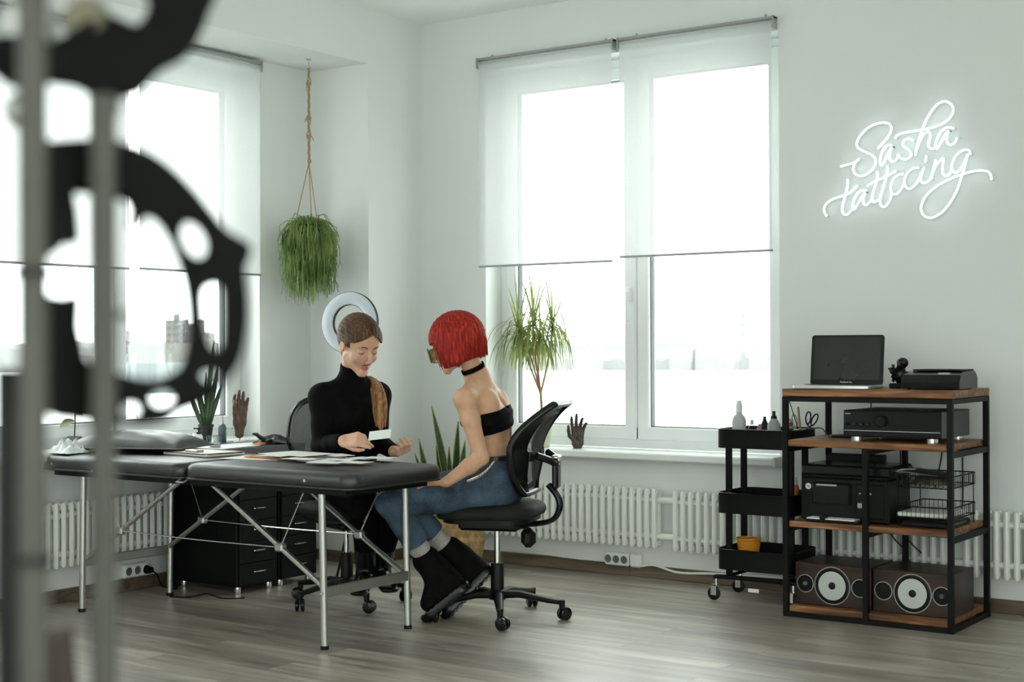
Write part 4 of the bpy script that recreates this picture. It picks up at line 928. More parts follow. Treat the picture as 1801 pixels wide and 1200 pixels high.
T = rotz((2.86, -0.36, 0.592), 0.2) @ Matrix.Rotation(0.12, 4, 'Y'); tag(MB().box(-0.085, 0.085, -0.11, 0.11, 0, 0.004, M=T).build('folder', M['leather']), 'dark grey folder on top of the papers in the wire tray', 'folder')
T = rotz((2.772, -0.40, 0.598), -0.5) @ Matrix.Rotation(-0.35, 4, 'Y'); tag(MB().box(-0.03, 0.03, -0.04, 0.04, 0, 0.002, M=T).build('paper_sheet', M['paper']), 'pointed white paper corner sticking out above the wire tray', 'paper')
T = rotz((2.868, -0.36, 0.4285), 0.0); tag(MB().box(-0.095, 0.10, -0.125, 0.13, 0, 0.016, M=T, ch=0.004).build('router', M['whiteplastic']), 'flat white device in the lower wire tray', 'router')
tag(MB().box(2.79, 2.98, -0.485, -0.22, 0.3885, 0.412, ch=0.006).build('set_top_box', M['blackgloss']), 'flat black box under the wire letter tray', 'set top box')
# speakers
def speaker(x0, label, flip):
    y0, z0, L_, Hh, D_ = -0.500, 0.0465, 0.322, 0.170, 0.25
    root = thing('speaker', label, 'speaker', (x0+L_/2, y0+D_/2, z0)); ax = V(0, -1, 0)
    MB().box(x0, x0+L_, y0, y0+D_, z0, z0+Hh, ch=0.003).build('cabinet', M['speakerwood'], root)
    xs = [0.044, 0.160, 0.278]; xs = xs if not flip else [L_-q for q in xs]
    def drv(x, R_, cone, nm):
        c = V(x0+x, y0, z0+0.085)
        m = MB(); m.lathe([(R_-0.004, 0.0), (R_-0.0035, 0.003), (R_, 0.003), (R_, 0)], frame(c, ax), 40, closed=True); rg = m.build(nm+'_ring', M['greymetal'], root)
        m = MB(); m.lathe([(R_-0.004, 0.0015), (R_*0.84, 0.0040), (R_*0.76, 0.0012), (0, 0.0012)], frame(c, ax), 40); m.build('surround', M['black'], rg)
        if cone:
            m = MB(); m.lathe([(R_*0.76, 0.004), (R_*0.5, 0.0032), (R_*0.22, 0.0022), (0.0, 0.0022)], frame(c, ax), 40); m.build('cone', pm('pale_cone', (0.55, 0.57, 0.55), 0.45, 0.2, var=0.03), rg)
            m = MB(); m.lathe([(R_*0.2, 0.003), (R_*0.17, 0.009), (R_*0.1, 0.012), (0.0, 0.0125)], frame(c, ax), 24); m.build('phase_plug', M['black'], rg)
        elif nm == 'tweeter': m = MB(); m.lathe([(0.010, 0.002), (0.007, 0.006), (0, 0.007)], frame(c, ax), 20); m.build('dome', M['gasket'], rg)
    drv(xs[0], 0.037, False, 'tweeter'); drv(xs[1], 0.0765, True, 'woofer'); drv(xs[2], 0.037, False, 'port')
speaker(2.350, 'dark wooden speaker lying on the bottom shelf at the trolley side', False)
speaker(2.680, 'dark wooden speaker lying on the bottom shelf at the radiator side', True)
# hanging cables behind the rack
for k, (pts) in enumerate(([(2.49, -0.012, 0.90), (2.485, -0.012, 0.80), (2.50, -0.012, 0.66), (2.48, -0.012, 0.45)], [(2.83, -0.012, 0.90), (2.835, -0.012, 0.80), (2.84, -0.012, 0.62)], [(2.60, -0.012, 0.72), (2.615, -0.012, 0.64), (2.61, -0.012, 0.50)], [(2.80, -0.012, 0.70), (2.79, -0.012, 0.62), (2.765, -0.012, 0.50)], [(2.88, -0.012, 0.70), (2.882, -0.012, 0.50), (2.878, -0.012, 0.42)], [(2.56, -0.112, 0.36), (2.62, -0.112, 0.29), (2.68, -0.112, 0.235)], [(2.64, -0.112, 0.36), (2.68, -0.112, 0.29), (2.74, -0.112, 0.235)])):
    m = MB(); m.tube(smooth_path(pts), 0.0028, 6); tag(m.build('cable', M['black']), 'thin black cable hanging behind the iron rack', 'cable', 'cables behind the rack')
m = MB(); m.tube(smooth_path([(2.25, -0.13, 0.740), (2.31, -0.14, 0.744), (2.36, -0.2, 0.726), (2.44, -0.36, 0.722)]), 0.0024, 6); tag(m.build('cable', M['black']), 'thin black cable from the scissors cup onto the shelf', 'cable')
# long curved cable on the table leg and floor clutter under the desk
m = MB(); m.tube(smooth_path([at(640, 918, 5.9), at(652, 895, 5.75), at(664, 872, 5.65), at(680, 862, 5.6), at(700, 858, 5.55)]), 0.003, 6); tag(m.build('cable', M['greymetal']), 'thin grey cable looping below the table edge by the near legs', 'cable')
m = MB(); m.tube(smooth_path([(-0.1, -1.66, 0.004), (-0.02, -1.62, 0.004), (0.05, -1.58, 0.02), (0.12, -1.56, 0.004), (0.2, -1.50, 0.004)]), 0.003, 6); tag(m.build('cable', M['black']), 'black cable lying on the floor in front of the drawer units', 'cable')

# ================================================================== PEOPLE: smooth bodies from blended volumes
A3 = lambda v: np.array([v[0], v[1], v[2]], dtype=np.float64)
def s_cap(P, a, b, ra, rb):
    a = A3(a); b = A3(b); ba = b-a; pa = P-a; h = np.clip(pa @ ba/max(1e-12, ba @ ba), 0, 1)
    return np.linalg.norm(pa-h[:, None]*ba, axis=1)-(ra+(rb-ra)*h)
def s_ell(P, c, r, R=None):
    q = P-A3(c)
    if R is not None: q = q @ R
    r = A3(r); k0 = np.linalg.norm(q/r, axis=1); k1 = np.linalg.norm(q/(r*r), axis=1)+1e-9
    return k0*(k0-1)/k1
def s_ecap(P, a, b, wa, da, wb, db, X):
    a = A3(a); b = A3(b); Z = b-a; L = np.linalg.norm(Z); Z = Z/L; X = A3(X); X = X-Z*(X @ Z); X /= np.linalg.norm(X); Y = np.cross(Z, X)
    q = P-a; z = q @ Z; h = np.clip(z/L, 0, 1); w_ = wa+(wb-wa)*h; d_ = da+(db-da)*h; m_ = np.minimum(w_, d_)
    ex = z-h*L; u = (q @ X)/w_; v_ = (q @ Y)/d_; t = ex/m_
    k = np.sqrt(u*u+v_*v_+t*t)
    g = np.sqrt((u/w_)**2+(v_/d_)**2+(t/m_)**2)+1e-9
    return k*(k-1)/g
def smin(a, b, k):
    h = np.clip(0.5+0.5*(b-a)/k, 0, 1); return b*(1-h)+a*h-k*h*(1-h)
def smax(a, b, k): return -smin(-a, -b, k)
def s_union(ds, k):
    r = ds[0]
    for d_ in ds[1:]: r = smin(r, d_, k)
    return r
def s_plane(P, c, n): return (P-A3(c)) @ (A3(n)/np.linalg.norm(A3(n)))
def nets(fn, lo, hi, res):
    lo = np.array(lo, float); hi = np.array(hi, float); B = 8
    nb = np.maximum(1, np.ceil((hi-lo)/(res*B)).astype(int)); N = nb*B+1
    F = np.full(tuple(N), 1.0, dtype=np.float32)
    bi = np.stack(np.meshgrid(*[np.arange(k) for k in nb], indexing='ij'), -1).reshape(-1, 3)
    ctr = lo+(bi+0.5)*B*res; dc = fn(ctr); half = B*res*0.87*1.6
    F_in = bi[dc < -half]; act = bi[np.abs(dc) <= half]
    for (i, j, k) in F_in: F[i*B:(i+1)*B+1, j*B:(j+1)*B+1, k*B:(k+1)*B+1] = -1.0
    off = np.stack(np.meshgrid(*[np.arange(B+1)]*3, indexing='ij'), -1).reshape(-1, 3)
    CH = 400
    for s_ in range(0, len(act), CH):
        a_ = act[s_:s_+CH]; idx = (a_[:, None, :]*B+off[None]).reshape(-1, 3); v_ = fn(lo+idx*res); F[idx[:, 0], idx[:, 1], idx[:, 2]] = v_
    sg = F < 0
    # cells with a sign change
    c = np.zeros(tuple(N-1), dtype=np.int8)
    for dx in (0, 1):
        for dy in (0, 1):
            for dz in (0, 1): c += sg[dx:N[0]-1+dx, dy:N[1]-1+dy, dz:N[2]-1+dz]
    cell = np.argwhere((c > 0) & (c < 8)); vid = np.full(tuple(N-1), -1, dtype=np.int64); vid[cell[:, 0], cell[:, 1], cell[:, 2]] = np.arange(len(cell))
    acc = np.zeros((len(cell), 3)); cnt = np.zeros(len(cell))
    cor = [(x, y, z) for x in (0, 1) for y in (0, 1) for z in (0, 1)]
    for a_ in cor:
        for ax in range(3):
            if a_[ax]: continue
            b_ = list(a_); b_[ax] = 1
            fa = F[cell[:, 0]+a_[0], cell[:, 1]+a_[1], cell[:, 2]+a_[2]]; fb = F[cell[:, 0]+b_[0], cell[:, 1]+b_[1], cell[:, 2]+b_[2]]
            m_ = (fa < 0) != (fb < 0); t = np.where(m_, fa/(fa-fb+1e-12), 0); p = np.tile(np.array(a_, float), (len(cell), 1)); p[:, ax] = t
            acc[m_] += p[m_]; cnt[m_] += 1
    verts = lo+(cell+acc/cnt[:, None])*res
    faces = []
    for ax in range(3):
        sl0 = [slice(None)]*3; sl1 = [slice(None)]*3; sl0[ax] = slice(0, -1); sl1[ax] = slice(1, None)
        ch = np.argwhere(sg[tuple(sl0)] != sg[tuple(sl1)]); o1, o2 = (ax+1) % 3, (ax+2) % 3
        ok = (ch[:, o1] > 0) & (ch[:, o2] > 0) & (ch[:, o1] < N[o1]-1) & (ch[:, o2] < N[o2]-1); ch = ch[ok]
        def g(d1, d2): q = ch.copy(); q[:, o1] += d1; q[:, o2] += d2; return vid[q[:, 0], q[:, 1], q[:, 2]]
        q = np.stack([g(-1, -1), g(0, -1), g(0, 0), g(-1, 0)], 1); inside = sg[ch[:, 0], ch[:, 1], ch[:, 2]]
        q[~inside] = q[~inside][:, ::-1]; q = q[(q >= 0).all(1)]; faces.append(q)
    return verts, np.concatenate(faces)
def skin_obj(name, pieces, mat, parent, mats=None, matfn=None):
    vs = []; fs = []; n = 0
    for (v_, f_) in pieces: vs.append(v_); fs.append(f_+n); n += len(v_)
    v_ = np.concatenate(vs); f_ = np.concatenate(fs); fm = None
    if matfn is not None: fm = matfn(v_[f_].mean(1))
    return mesh_obj(name, v_, f_, mat, parent, True, 180, mats=mats, fmat=fm)
def bounds(pts, pad):
    a = np.array([A3(p) for p in pts]); return a.min(0)-pad, a.max(0)+pad

class Head:
    def __init__(s, origin, fwd, up, scale):
        s.o = A3(origin); f = A3(fwd); f /= np.linalg.norm(f); u = A3(up); u = u-f*(u @ f); u /= np.linalg.norm(u); s.R = np.stack([np.cross(f, u), f, u], 1); s.s = scale
    def loc(s, P): return ((P-s.o) @ s.R)/s.s
    def w(s, *p): return Vector((s.o+s.R @ (np.array(p)*s.s)).tolist())
    def sdf(s, P):
        q = s.loc(P); m = q.copy(); m[:, 0] = np.abs(m[:, 0])
        d = s_ell(q, (0, -0.020, 0.030), (0.073, 0.092, 0.084))
        d = smin(d, s_ell(q, (0, 0.032, 0.034), (0.060, 0.050, 0.058)), 0.025)
        d = smin(d, s_ell(q, (0, 0.034, -0.030), (0.053, 0.047, 0.062)), 0.02)
        d = smin(d, s_cap(m, (0.050, 0.004, -0.058), (0.010, 0.064, -0.094), 0.014, 0.014), 0.022)
        d = smin(d, s_ell(q, (0, 0.068, -0.096), (0.018, 0.017, 0.016)), 0.014)
        d = smin(d, s_ell(m, (0.036, 0.052, -0.030), (0.022, 0.022, 0.022)), 0.016)
        d = smin(d, s_cap(m, (0.0, 0.076, 0.020), (0.036, 0.066, 0.022), 0.008, 0.008), 0.014)
        d = smax(d, -s_ell(m, (0.030, 0.094, 0.000), (0.019, 0.020, 0.013)), 0.012)
        d = smin(d, s_ell(m, (0.0305, 0.0635, -0.002), (0.0155, 0.0150, 0.0125)), 0.004)
        d = smin(d, s_cap(q, (0, 0.078, 0.012), (0, 0.1015, -0.034), 0.0055, 0.0085), 0.008)
        d = smin(d, s_ell(m, (0.0095, 0.0935, -0.040), (0.0065, 0.0085, 0.0060)), 0.005)
        d = smin(d, s_cap(m, (0.0, 0.0885, -0.0595), (0.021, 0.0765, -0.0635), 0.0052, 0.0030), 0.004)
        d = smin(d, s_cap(m, (0.0, 0.0870, -0.0700), (0.018, 0.0765, -0.0660), 0.0066, 0.0035), 0.004)
        d = smax(d, -s_cap(m, (0.0, 0.0965, -0.0650), (0.020, 0.0830, -0.0650), 0.0014, 0.0012), 0.002)
        e = s_ell(m, (0.0745, -0.006, -0.012), (0.0075, 0.0175, 0.0295)); e = smax(e, -s_ell(m, (0.0835, -0.004, -0.006), (0.0065, 0.0105, 0.0175)), 0.003)
        d = smin(d, e, 0.005)
        return d*s.s
    def ysurf(s, x, z, extra=0.0):
        ys = np.linspace(0.13, 0.02, 111); P = s.o+(np.stack([np.full(111, x), ys, np.full(111, z)], 1)*s.s) @ s.R.T; d = s.sdf(P); k = np.argmax(d < 0); return ys[k]+extra
    def face(s, parent, brow, lash):
        for sx in (-1, 1):
            m = MB(); m.tube(smooth_path([s.w(sx*x, s.ysurf(sx*x, z, 0.0004), z) for x, z in ((0.012, 0.017), (0.022, 0.0215), (0.034, 0.023), (0.046, 0.0175))], 4), [0.0016*s.s, 0.0026*s.s, 0.0022*s.s, 0.0008], 6); m.build('eyebrow', brow, parent)
            m = MB(); m.tube(smooth_path([s.w(sx*x, s.ysurf(sx*x, z, 0.0006), z) for x, z in ((0.017, -0.004), (0.024, -0.0075), (0.033, -0.0085), (0.043, -0.004))], 4), [0.0007, 0.0014*s.s, 0.0015*s.s, 0.0010], 6); m.build('eyelashes', lash, parent)
    def lipmask(s, C): q = s.loc(C); return (((q[:, 0]/0.0225)**2+((q[:, 2]+0.0652)/0.0095)**2) < 1) & (q[:, 1] > 0.07)
def hand_parts(wrist, fdir, palm, s=1.0, curl=(0.5, 0.6, 0.4), spread=0.06, thumb=(0.55, 0.6), side=1, fcurl=None):
    """list of (a, b, ra, rb) capsules; palm = direction the palm faces; side=+1 puts the thumb on +X"""
    f = Vector(fdir).normalized(); n = Vector(palm); n = (n-f*n.dot(f)).normalized(); x = f.cross(n).normalized()*side; w_ = Vector(wrist); out_ = []
    kn = []
    for i, (ox, fy, L_) in enumerate(((0.027, 0.078, 0.070), (0.009, 0.083, 0.078), (-0.009, 0.080, 0.072), (-0.026, 0.073, 0.056))):
        k = w_+f*fy*s+x*ox*s; kn.append(k); out_.append((w_+x*ox*0.6*s+f*0.006*s, k, 0.0145*s, 0.0105*s))
        c1, c2, c3 = (fcurl[i] if fcurl else curl); a = 0.0; p = k; sp = x*(spread*(1.3-i)*0.9)
        for seg, (fr_, cc) in enumerate(((0.46, c1), (0.30, c2), (0.24, c3))):
            a += cc; d_ = (f*math.cos(a)+n*math.sin(a)+sp*(1 if seg == 0 else 0.5)).normalized(); q = p+d_*L_*fr_*s
            r0 = (0.0092, 0.0083, 0.0075)[seg]*s; r1 = (0.0083, 0.0075, 0.0062)[seg]*s; out_.append((p, q, r0, r1)); p = q
    t0 = w_+x*0.020*s+f*0.018*s+n*0.006*s; d1 = (f*math.cos(thumb[0])+x*math.sin(thumb[0])+n*0.35).normalized(); t1 = t0+d1*0.042*s
    d2 = (f*math.cos(thumb[1]*0.5)+x*math.sin(thumb[0])*0.35+n*math.sin(thumb[1])).normalized(); t2 = t1+d2*0.030*s; t3 = t2+(d2+f*0.3-x*0.15).normalized()*0.025*s
    out_ += [(t0, t1, 0.0135*s, 0.0105*s), (t1, t2, 0.0100*s, 0.0088*s), (t2, t3, 0.0088*s, 0.0068*s)]
    return out_
def s_hand(P, parts):
    return s_union([s_cap(P, *c) for c in parts], 0.0045)
def skin_mat(name, c, c2):
    return pm(name, c, 0.48, var=0.04, scale=25, bump=0.04, bscale=300, col2=c2, sss=0.04, spec=0.4)
M['skin'] = skin_mat('fair_skin', '#cfa084', '#d8ad92')
M['skin2'] = skin_mat('warm_fair_skin', '#c99a7a', '#d6aa8b')
M['lips'] = pm('lips', '#b0705f', 0.4, var=0.05)
M['brow'] = pm('brown_brow_hair', '#5a3a26', 0.8)
M['lash'] = pm('dark_lashes', '#1d120c', 0.7)
M['knit'] = pm('black_ribbed_jersey', (0.0035, 0.0035, 0.0037), 0.85, var=0.2, scale=30, bump=0.25, bscale=500, spec=0.1)
def hair_mat(name, stops, rough=0.55, scale=1.0):
    m, t, b = newmat(name); tc = t.nodes.new('ShaderNodeTexCoord'); mp = t.nodes.new('ShaderNodeMapping'); mp.inputs['Scale'].default_value = (160*scale, 160*scale, 9)
    nz = t.nodes.new('ShaderNodeTexNoise'); nz.inputs['Scale'].default_value = 1; nz.inputs['Detail'].default_value = 3
    t.links.new(tc.outputs['Object'], mp.inputs[0]); t.links.new(mp.outputs[0], nz.inputs['Vector']); cr = t.nodes.new('ShaderNodeValToRGB'); e = cr.color_ramp.elements
    e[0].position = 0.25; e[0].color = srgb(stops[0]); e[1].position = 0.75; e[1].color = srgb(stops[2]); x = e.new(0.5); x.color = srgb(stops[1])
    t.links.new(nz.outputs['Fac'], cr.inputs[0]); t.links.new(cr.outputs[0], b.inputs['Base Color']); b.inputs['Roughness'].default_value = rough; b.inputs['Specular IOR Level'].default_value = 0.3
    bp = t.nodes.new('ShaderNodeBump'); bp.inputs['Strength'].default_value = 0.35; bp.inputs['Distance'].default_value = 0.003; t.links.new(nz.outputs['Fac'], bp.inputs['Height']); t.links.new(bp.outputs[0], b.inputs['Normal'])
    return m
M['brownhair'] = hair_mat('brown_hair', ('#2c1d13', '#553a26', '#84603f'))
M['lighthair'] = hair_mat('light_brown_hair', ('#5a3b26', '#9c7049', '#c99c6c'))
M['redhair'] = hair_mat('vivid_red_hair', ('#4f0a05', '#9a180b', '#d8421b'))
def jeans_mat():
    m, t, b = newmat('blue_denim'); N = t.nodes; tc = N.new('ShaderNodeTexCoord'); n1 = N.new('ShaderNodeTexNoise'); n1.inputs['Scale'].default_value = 7; n1.inputs['Detail'].default_value = 6
    n2 = N.new('ShaderNodeTexNoise'); n2.inputs['Scale'].default_value = 260; t.links.new(tc.outputs['Object'], n1.inputs['Vector']); t.links.new(tc.outputs['Object'], n2.inputs['Vector'])
    ad = N.new('ShaderNodeMath'); ad.operation = 'MULTIPLY_ADD'; ad.inputs[1].default_value = 0.35; t.links.new(n2.outputs['Fac'], ad.inputs[0]); t.links.new(n1.outputs['Fac'], ad.inputs[2])
    cr = N.new('ShaderNodeValToRGB'); e = cr.color_ramp.elements; e[0].position = 0.5; e[0].color = srgb('#15202b'); e[1].position = 0.88; e[1].color = srgb('#536a80'); t.links.new(ad.outputs[0], cr.inputs[0]); t.links.new(cr.outputs[0], b.inputs['Base Color'])
    b.inputs['Roughness'].default_value = 0.85; bp = N.new('ShaderNodeBump'); bp.inputs['Strength'].default_value = 0.3; bp.inputs['Distance'].default_value = 0.003; t.links.new(ad.outputs[0], bp.inputs['Height']); t.links.new(bp.outputs[0], b.inputs['Normal']); return m
M['denim'] = jeans_mat()
M['sock'] = pm('grey_ribbed_sock', (0.42, 0.40, 0.36), 0.9, var=0.1, scale=90, bump=0.5, bscale=250, sheen=0.2)
M['suede'] = pm('black_suede', (0.004, 0.004, 0.0035), 0.8, var=0.3, scale=30, bump=0.2, spec=0.12)

# ------------------------------------------------------------------ seated woman in black
def woman_in_black():
    H = Head(at(632, 606, 6.12), (-vd*math.cos(math.radians(38))+vr*math.sin(math.radians(38)))*math.cos(math.radians(24))-vu*math.sin(math.radians(24)), vu, 1.04)
    pel = at(610, 838, 6.28); wai = at(614, 785, 6.25); che = at(616, 730, 6.23); upc = at(618, 692, 6.22); nb = at(620, 672, 6.215)
    shR = at(567, 699, 6.13); shL = at(664, 696, 6.32); lat = (shL-shR).normalized(); fw = Vector((lat.y, -lat.x, 0)).normalized()
    if fw.dot(vd) > 0: fw = -fw
    elR = at(566, 784, 6.10); wrR = at(606, 776, 5.93); elL = at(666, 778, 6.33); wrL = at(694, 795, 6.10)
    hipR = pel-lat*0.085; hipL = pel+lat*0.085
    knR = at(641, 884, 5.93); knL = at(694, 888, 5.98); anR = at(645, 992, 6.12); anL = at(668, 990, 6.16)
    hR = hand_parts(wrR, (at(648, 770, 5.84)-wrR), (-fw*0.2+vu*-0.45+vd*0.75), 0.94, spread=0.0, thumb=(0.42, 0.15), side=-1, fcurl=((0.35, 0.45, 0.2), (0.55, 0.7, 0.3), (0.8, 0.9, 0.5), (0.95, 1.0, 0.6)))
    hL = hand_parts(wrL, (at(716, 795, 6.02)-wrL), (vu*0.75+vd*-0.5), 0.92, spread=0.04, thumb=(0.5, 0.4), side=-1, fcurl=((0.8, 1.0, 0.6), (0.95, 1.1, 0.7), (1.05, 1.2, 0.7), (1.15, 1.2, 0.8)))
    def torso(P, g=0.0):
        d = s_ecap(P, pel, wai, 0.150+g, 0.105+g, 0.108+g, 0.080+g, lat)
        d = smin(d, s_ecap(P, wai, che, 0.108+g, 0.080+g, 0.132+g, 0.095+g, lat), 0.03)
        d = smin(d, s_ecap(P, che, upc, 0.132+g, 0.095+g, 0.122+g, 0.070+g, lat), 0.03)
        for s_ in (-1, 1): d = smin(d, s_ell(P, che+lat*s_*0.055+fw*0.068-vu*0.012, (0.055+g, 0.055+g, 0.055+g)), 0.03)
        d = smin(d, s_cap(P, shR, shL, 0.046+g, 0.046+g), 0.04)
        d = smin(d, s_cap(P, upc, nb+vu*0.01, 0.060+g, 0.050+g), 0.03)
        return d
    def arms(P, g=0.0):
        d = s_cap(P, shR, elR, 0.046+g, 0.035+g); d = smin(d, s_cap(P, elR, wrR, 0.036+g, 0.024+g), 0.012)
        e = s_cap(P, shL, elL, 0.046+g, 0.035+g); e = smin(e, s_cap(P, elL, wrL, 0.036+g, 0.024+g), 0.012)
        return np.minimum(d, e)
    def legs(P, g=0.0):
        d = s_cap(P, hipR, knR, 0.078+g, 0.054+g); d = smin(d, s_cap(P, knR, anR, 0.050+g, 0.034+g), 0.02)
        e = s_cap(P, hipL, knL, 0.078+g, 0.054+g); e = smin(e, s_cap(P, knL, anL, 0.050+g, 0.034+g), 0.02)
        return np.minimum(d, e)
    def neck(P, g=0.0): return s_cap(P, H.w(0, -0.022, -0.055), nb, 0.047+g, 0.050+g)
    ncut = A3(H.w(0, 0, -0.105)*0.35+nb*0.65)
    def body(P):
        d = smin(torso(P), arms(P), 0.035); d = smin(d, legs(P), 0.04); d = smin(d, neck(P), 0.03)
        d = smin(d, s_hand(P, hR), 0.010); d = smin(d, s_hand(P, hL), 0.010); return d
    def head(P): return smin(H.sdf(P), neck(P), 0.014)
    root = thing('person', 'seated person in a black turtleneck with a long brown ponytail, holding a white card', 'person', at(617, 1040, 6.27).xy.to_3d())
    allp = [pel, shR, shL, elR, elL, knR, knL, anR, anL, nb, hR[-4][1], hL[-4][1], hR[3][1], hL[6][1]]
    lo, hi = bounds(allp, 0.12)
    a_ = nets(lambda P: smax(body(P), s_plane(P, ncut, nb*-1+Vector(ncut)+vu*0.02), 0.001), lo, hi, 0.0038)
    lo2, hi2 = H.o-0.16, H.o+0.16
    b_ = nets(lambda P: smax(head(P), -s_plane(P, ncut-A3(vu)*0.012, Vector(ncut)-nb+vu*0.02), 0.001), lo2, hi2, 0.0026)
    bd = skin_obj('body', [a_, b_], M['skin'], root, mats=[M['skin'], M['lips']], matfn=lambda C: H.lipmask(C).astype(int))
    H.face(root, M['brow'], M['lash'])
    # sweater
    wv = lambda P: 0.0022*np.sin(95*(P @ A3((wrR-elR).normalized())))*np.exp(-((np.linalg.norm(P-A3(elR.lerp(wrR, 0.3)), axis=1))/0.09)**2)+0.0025*np.sin(60*(P @ A3((vu+fw*0.4+lat*0.3).normalized())))*np.exp(-((P-A3(wai)) @ A3(vu)/0.05)**2)+0.0028*np.sin(80*(P @ A3((shR-elR).normalized())))*np.exp(-((np.linalg.norm(P-A3(shR.lerp(elR, 0.45)), axis=1))/0.05)**2)
    def sweater(P):
        d = smin(torso(P, 0.007), arms(P, 0.007), 0.035); d = smin(d, neck(P, 0.007), 0.02)+wv(P)
        d = smax(d, -s_plane(P, pel+vu*0.01, vu), 0.004)
        d = smax(d, s_plane(P, H.w(0, 0.02, -0.100), H.w(0, -0.005, 0.1)-H.w(0, 0.02, -0.1)), 0.003)
        d = smax(d, s_plane(P, wrR.lerp(elR, 0.06), wrR-elR)*1.0-1e3*(np.linalg.norm(P-A3(wrR), axis=1) > 0.1), 0.003)
        d = smax(d, s_plane(P, wrL.lerp(elL, 0.06), wrL-elL)*1.0-1e3*(np.linalg.norm(P-A3(wrL), axis=1) > 0.1), 0.003)
        return d
    skin_obj('turtleneck', [nets(sweater, lo, hi+np.array([0, 0, 0.06]), 0.0042)], M['knit'], root)
    skin_obj('trousers', [nets(lambda P: smax(smin(smin(s_ecap(P, pel, wai, 0.157, 0.112, 0.112, 0.085, lat), legs(P, 0.008), 0.03), legs(P, 0.008), 0.01), s_plane(P, pel+vu*0.03, vu), 0.005), lo, hi, 0.005)], M['fabric'], root)
    for (an, kn, toe) in ((anR, knR, at(632, 1022, 5.93)), (anL, knL, at(684, 1015, 6.0))):
        toe = Vector((toe.x, toe.y, 0.125)); hd = (toe-an); hd.z = 0; hd.normalize(); an2 = Vector((an.x, an.y, 0.150)); X = hd.cross(Vector((0, 0, 1)))
        def boot(P):
            d = s_cap(P, an.lerp(kn, 0.28), an2, 0.050, 0.044); d = smin(d, s_ecap(P, an2-hd*0.02-vu*0.012, toe, 0.036, 0.036, 0.036, 0.022, X), 0.03)
            e = smax(s_ecap(P, an2-hd*0.03, toe+hd*0.01, 0.040, 0.045, 0.041, 0.045, X), np.abs(P[:, 2]-0.106)-0.009, 0.004)
            d = smin(d, e, 0.004); return smax(d, 0.097-P[:, 2], 0.003)
        l2, h2 = bounds([an, kn.lerp(an, 0.6), toe], 0.07); skin_obj('boot', [nets(boot, l2, h2, 0.004)], M['blackgloss'], root)
    # hair: smooth cap combed back, parted above the forehead
    def cap(P):
        q = H.loc(P); d = smin(s_ell(q, (0, -0.020, 0.030), (0.073, 0.092, 0.084)), s_ell(q, (0, 0.032, 0.034), (0.060, 0.050, 0.058)), 0.025)-0.0085
        ang = np.arctan2(q[:, 0], q[:, 2]+0.02); d = d+0.0010*np.sin(ang*46+q[:, 1]*20)+0.0006*np.sin(ang*97+1+q[:, 1]*30)
        d = d+0.003*np.exp(-(q[:, 0]/0.0035)**2)*(q[:, 1] > 0.0)
        ax_ = np.abs(q[:, 0]); z = q[:, 2]
        front = q[:, 1]-(0.030+0.20*np.clip(z-0.02, 0, 1)+0.25*np.clip(0.0-z, 0, 1)); low = (0.074-0.42*ax_-4.0*ax_**2)-z
        d = smax(d, np.minimum(front, low), 0.003)
        d = smax(d, np.minimum(q[:, 1]+0.030, -z-0.002), 0.004)
        d = smax(d, -(q[:, 2]+0.060), 0.01)
        return d*H.s
    hr = skin_obj('hair', [nets(cap, lo2, hi2, 0.0024)], M['brownhair'], root)
    m = MB(); r_ = random.Random(7)
    knot = np.array((0.0, -0.112, -0.045))
    for i in range(230):
        th = r_.uniform(-1.45, 1.45); st = 0.082-0.045*abs(th)**1.3+r_.uniform(-0.05, 0.0); pts = []
        for k in range(9):
            t = k/8; 
            y0 = st+(knot[1]-st)*t; zc = 0.030; rr2 = max(0, 1-((y0+0.020)/0.103)**2)**0.5 if y0 < 0.045 else max(0.0, 1-((y0+0.006)/0.100)**2)**0.5
            a2 = th*(1+0.25*t); x = math.sin(a2)*0.0825*rr2; z = zc+math.cos(a2)*0.094*rr2*(1 if math.cos(a2) > 0 else 0.9)-0.075*t**3
            x *= (1-t**3)
            pts.append(H.w(x, y0, z))
        m.tube(pts, [0.0006, 0.0011, 0.0011, 0.0011, 0.0011, 0.0011, 0.0011, 0.0009, 0.0007], 4, caps=False)
    m.build('hair_strands', M['brownhair'], hr, smooth=180)
    m = MB(); core = smooth_path([H.w(0.0, -0.108, -0.040), H.w(-0.01, -0.118, -0.075), at(628, 668, 6.33), at(652, 668, 6.26), at(663, 684, 6.20), at(668, 708, 6.17), at(669, 735, 6.15), at(670, 757, 6.13)], 6)
    Nn = len(core)
    for i in range(150):
        a0 = r_.uniform(0, 2*PI); rr3 = math.sqrt(r_.random()); pts = []; e_ = r_.uniform(0.90, 1.0); K = int(Nn*e_)
        for k in range(0, K, 2):
            t = k/(Nn-1); wd = 0.017+0.015*math.sin(PI*0.5*min(1, max(0, (t-0.25)/0.5))); wd *= (1-0.35*max(0, (t-0.75)/0.25)); a1 = a0+0.5*math.sin(3*t+i)
            pts.append(core[k]+vr*(math.cos(a1)*rr3*wd)+fw*(math.sin(a1)*rr3*wd*0.45)+vu*(math.sin(a1)*rr3*wd*0.3 if t < 0.45 else 0))
        m.tube(pts, [0.0016]*(len(pts)-2)+[0.0011, 0.0004], 4, caps=False)
    m.tube(core, [0.012]+[0.016]*(Nn-4)+[0.012, 0.008, 0.004], 8)
    m.build('ponytail', M['lighthair'], root, smooth=180)
    # card in the right hand
    c = at(668, 765, 5.83); X = (vr*0.92+vd*-0.2+vu*0.12).normalized(); Y = (vu*0.75+vd*0.65); Y = (Y-X*Y.dot(X)).normalized(); Z = X.cross(Y)
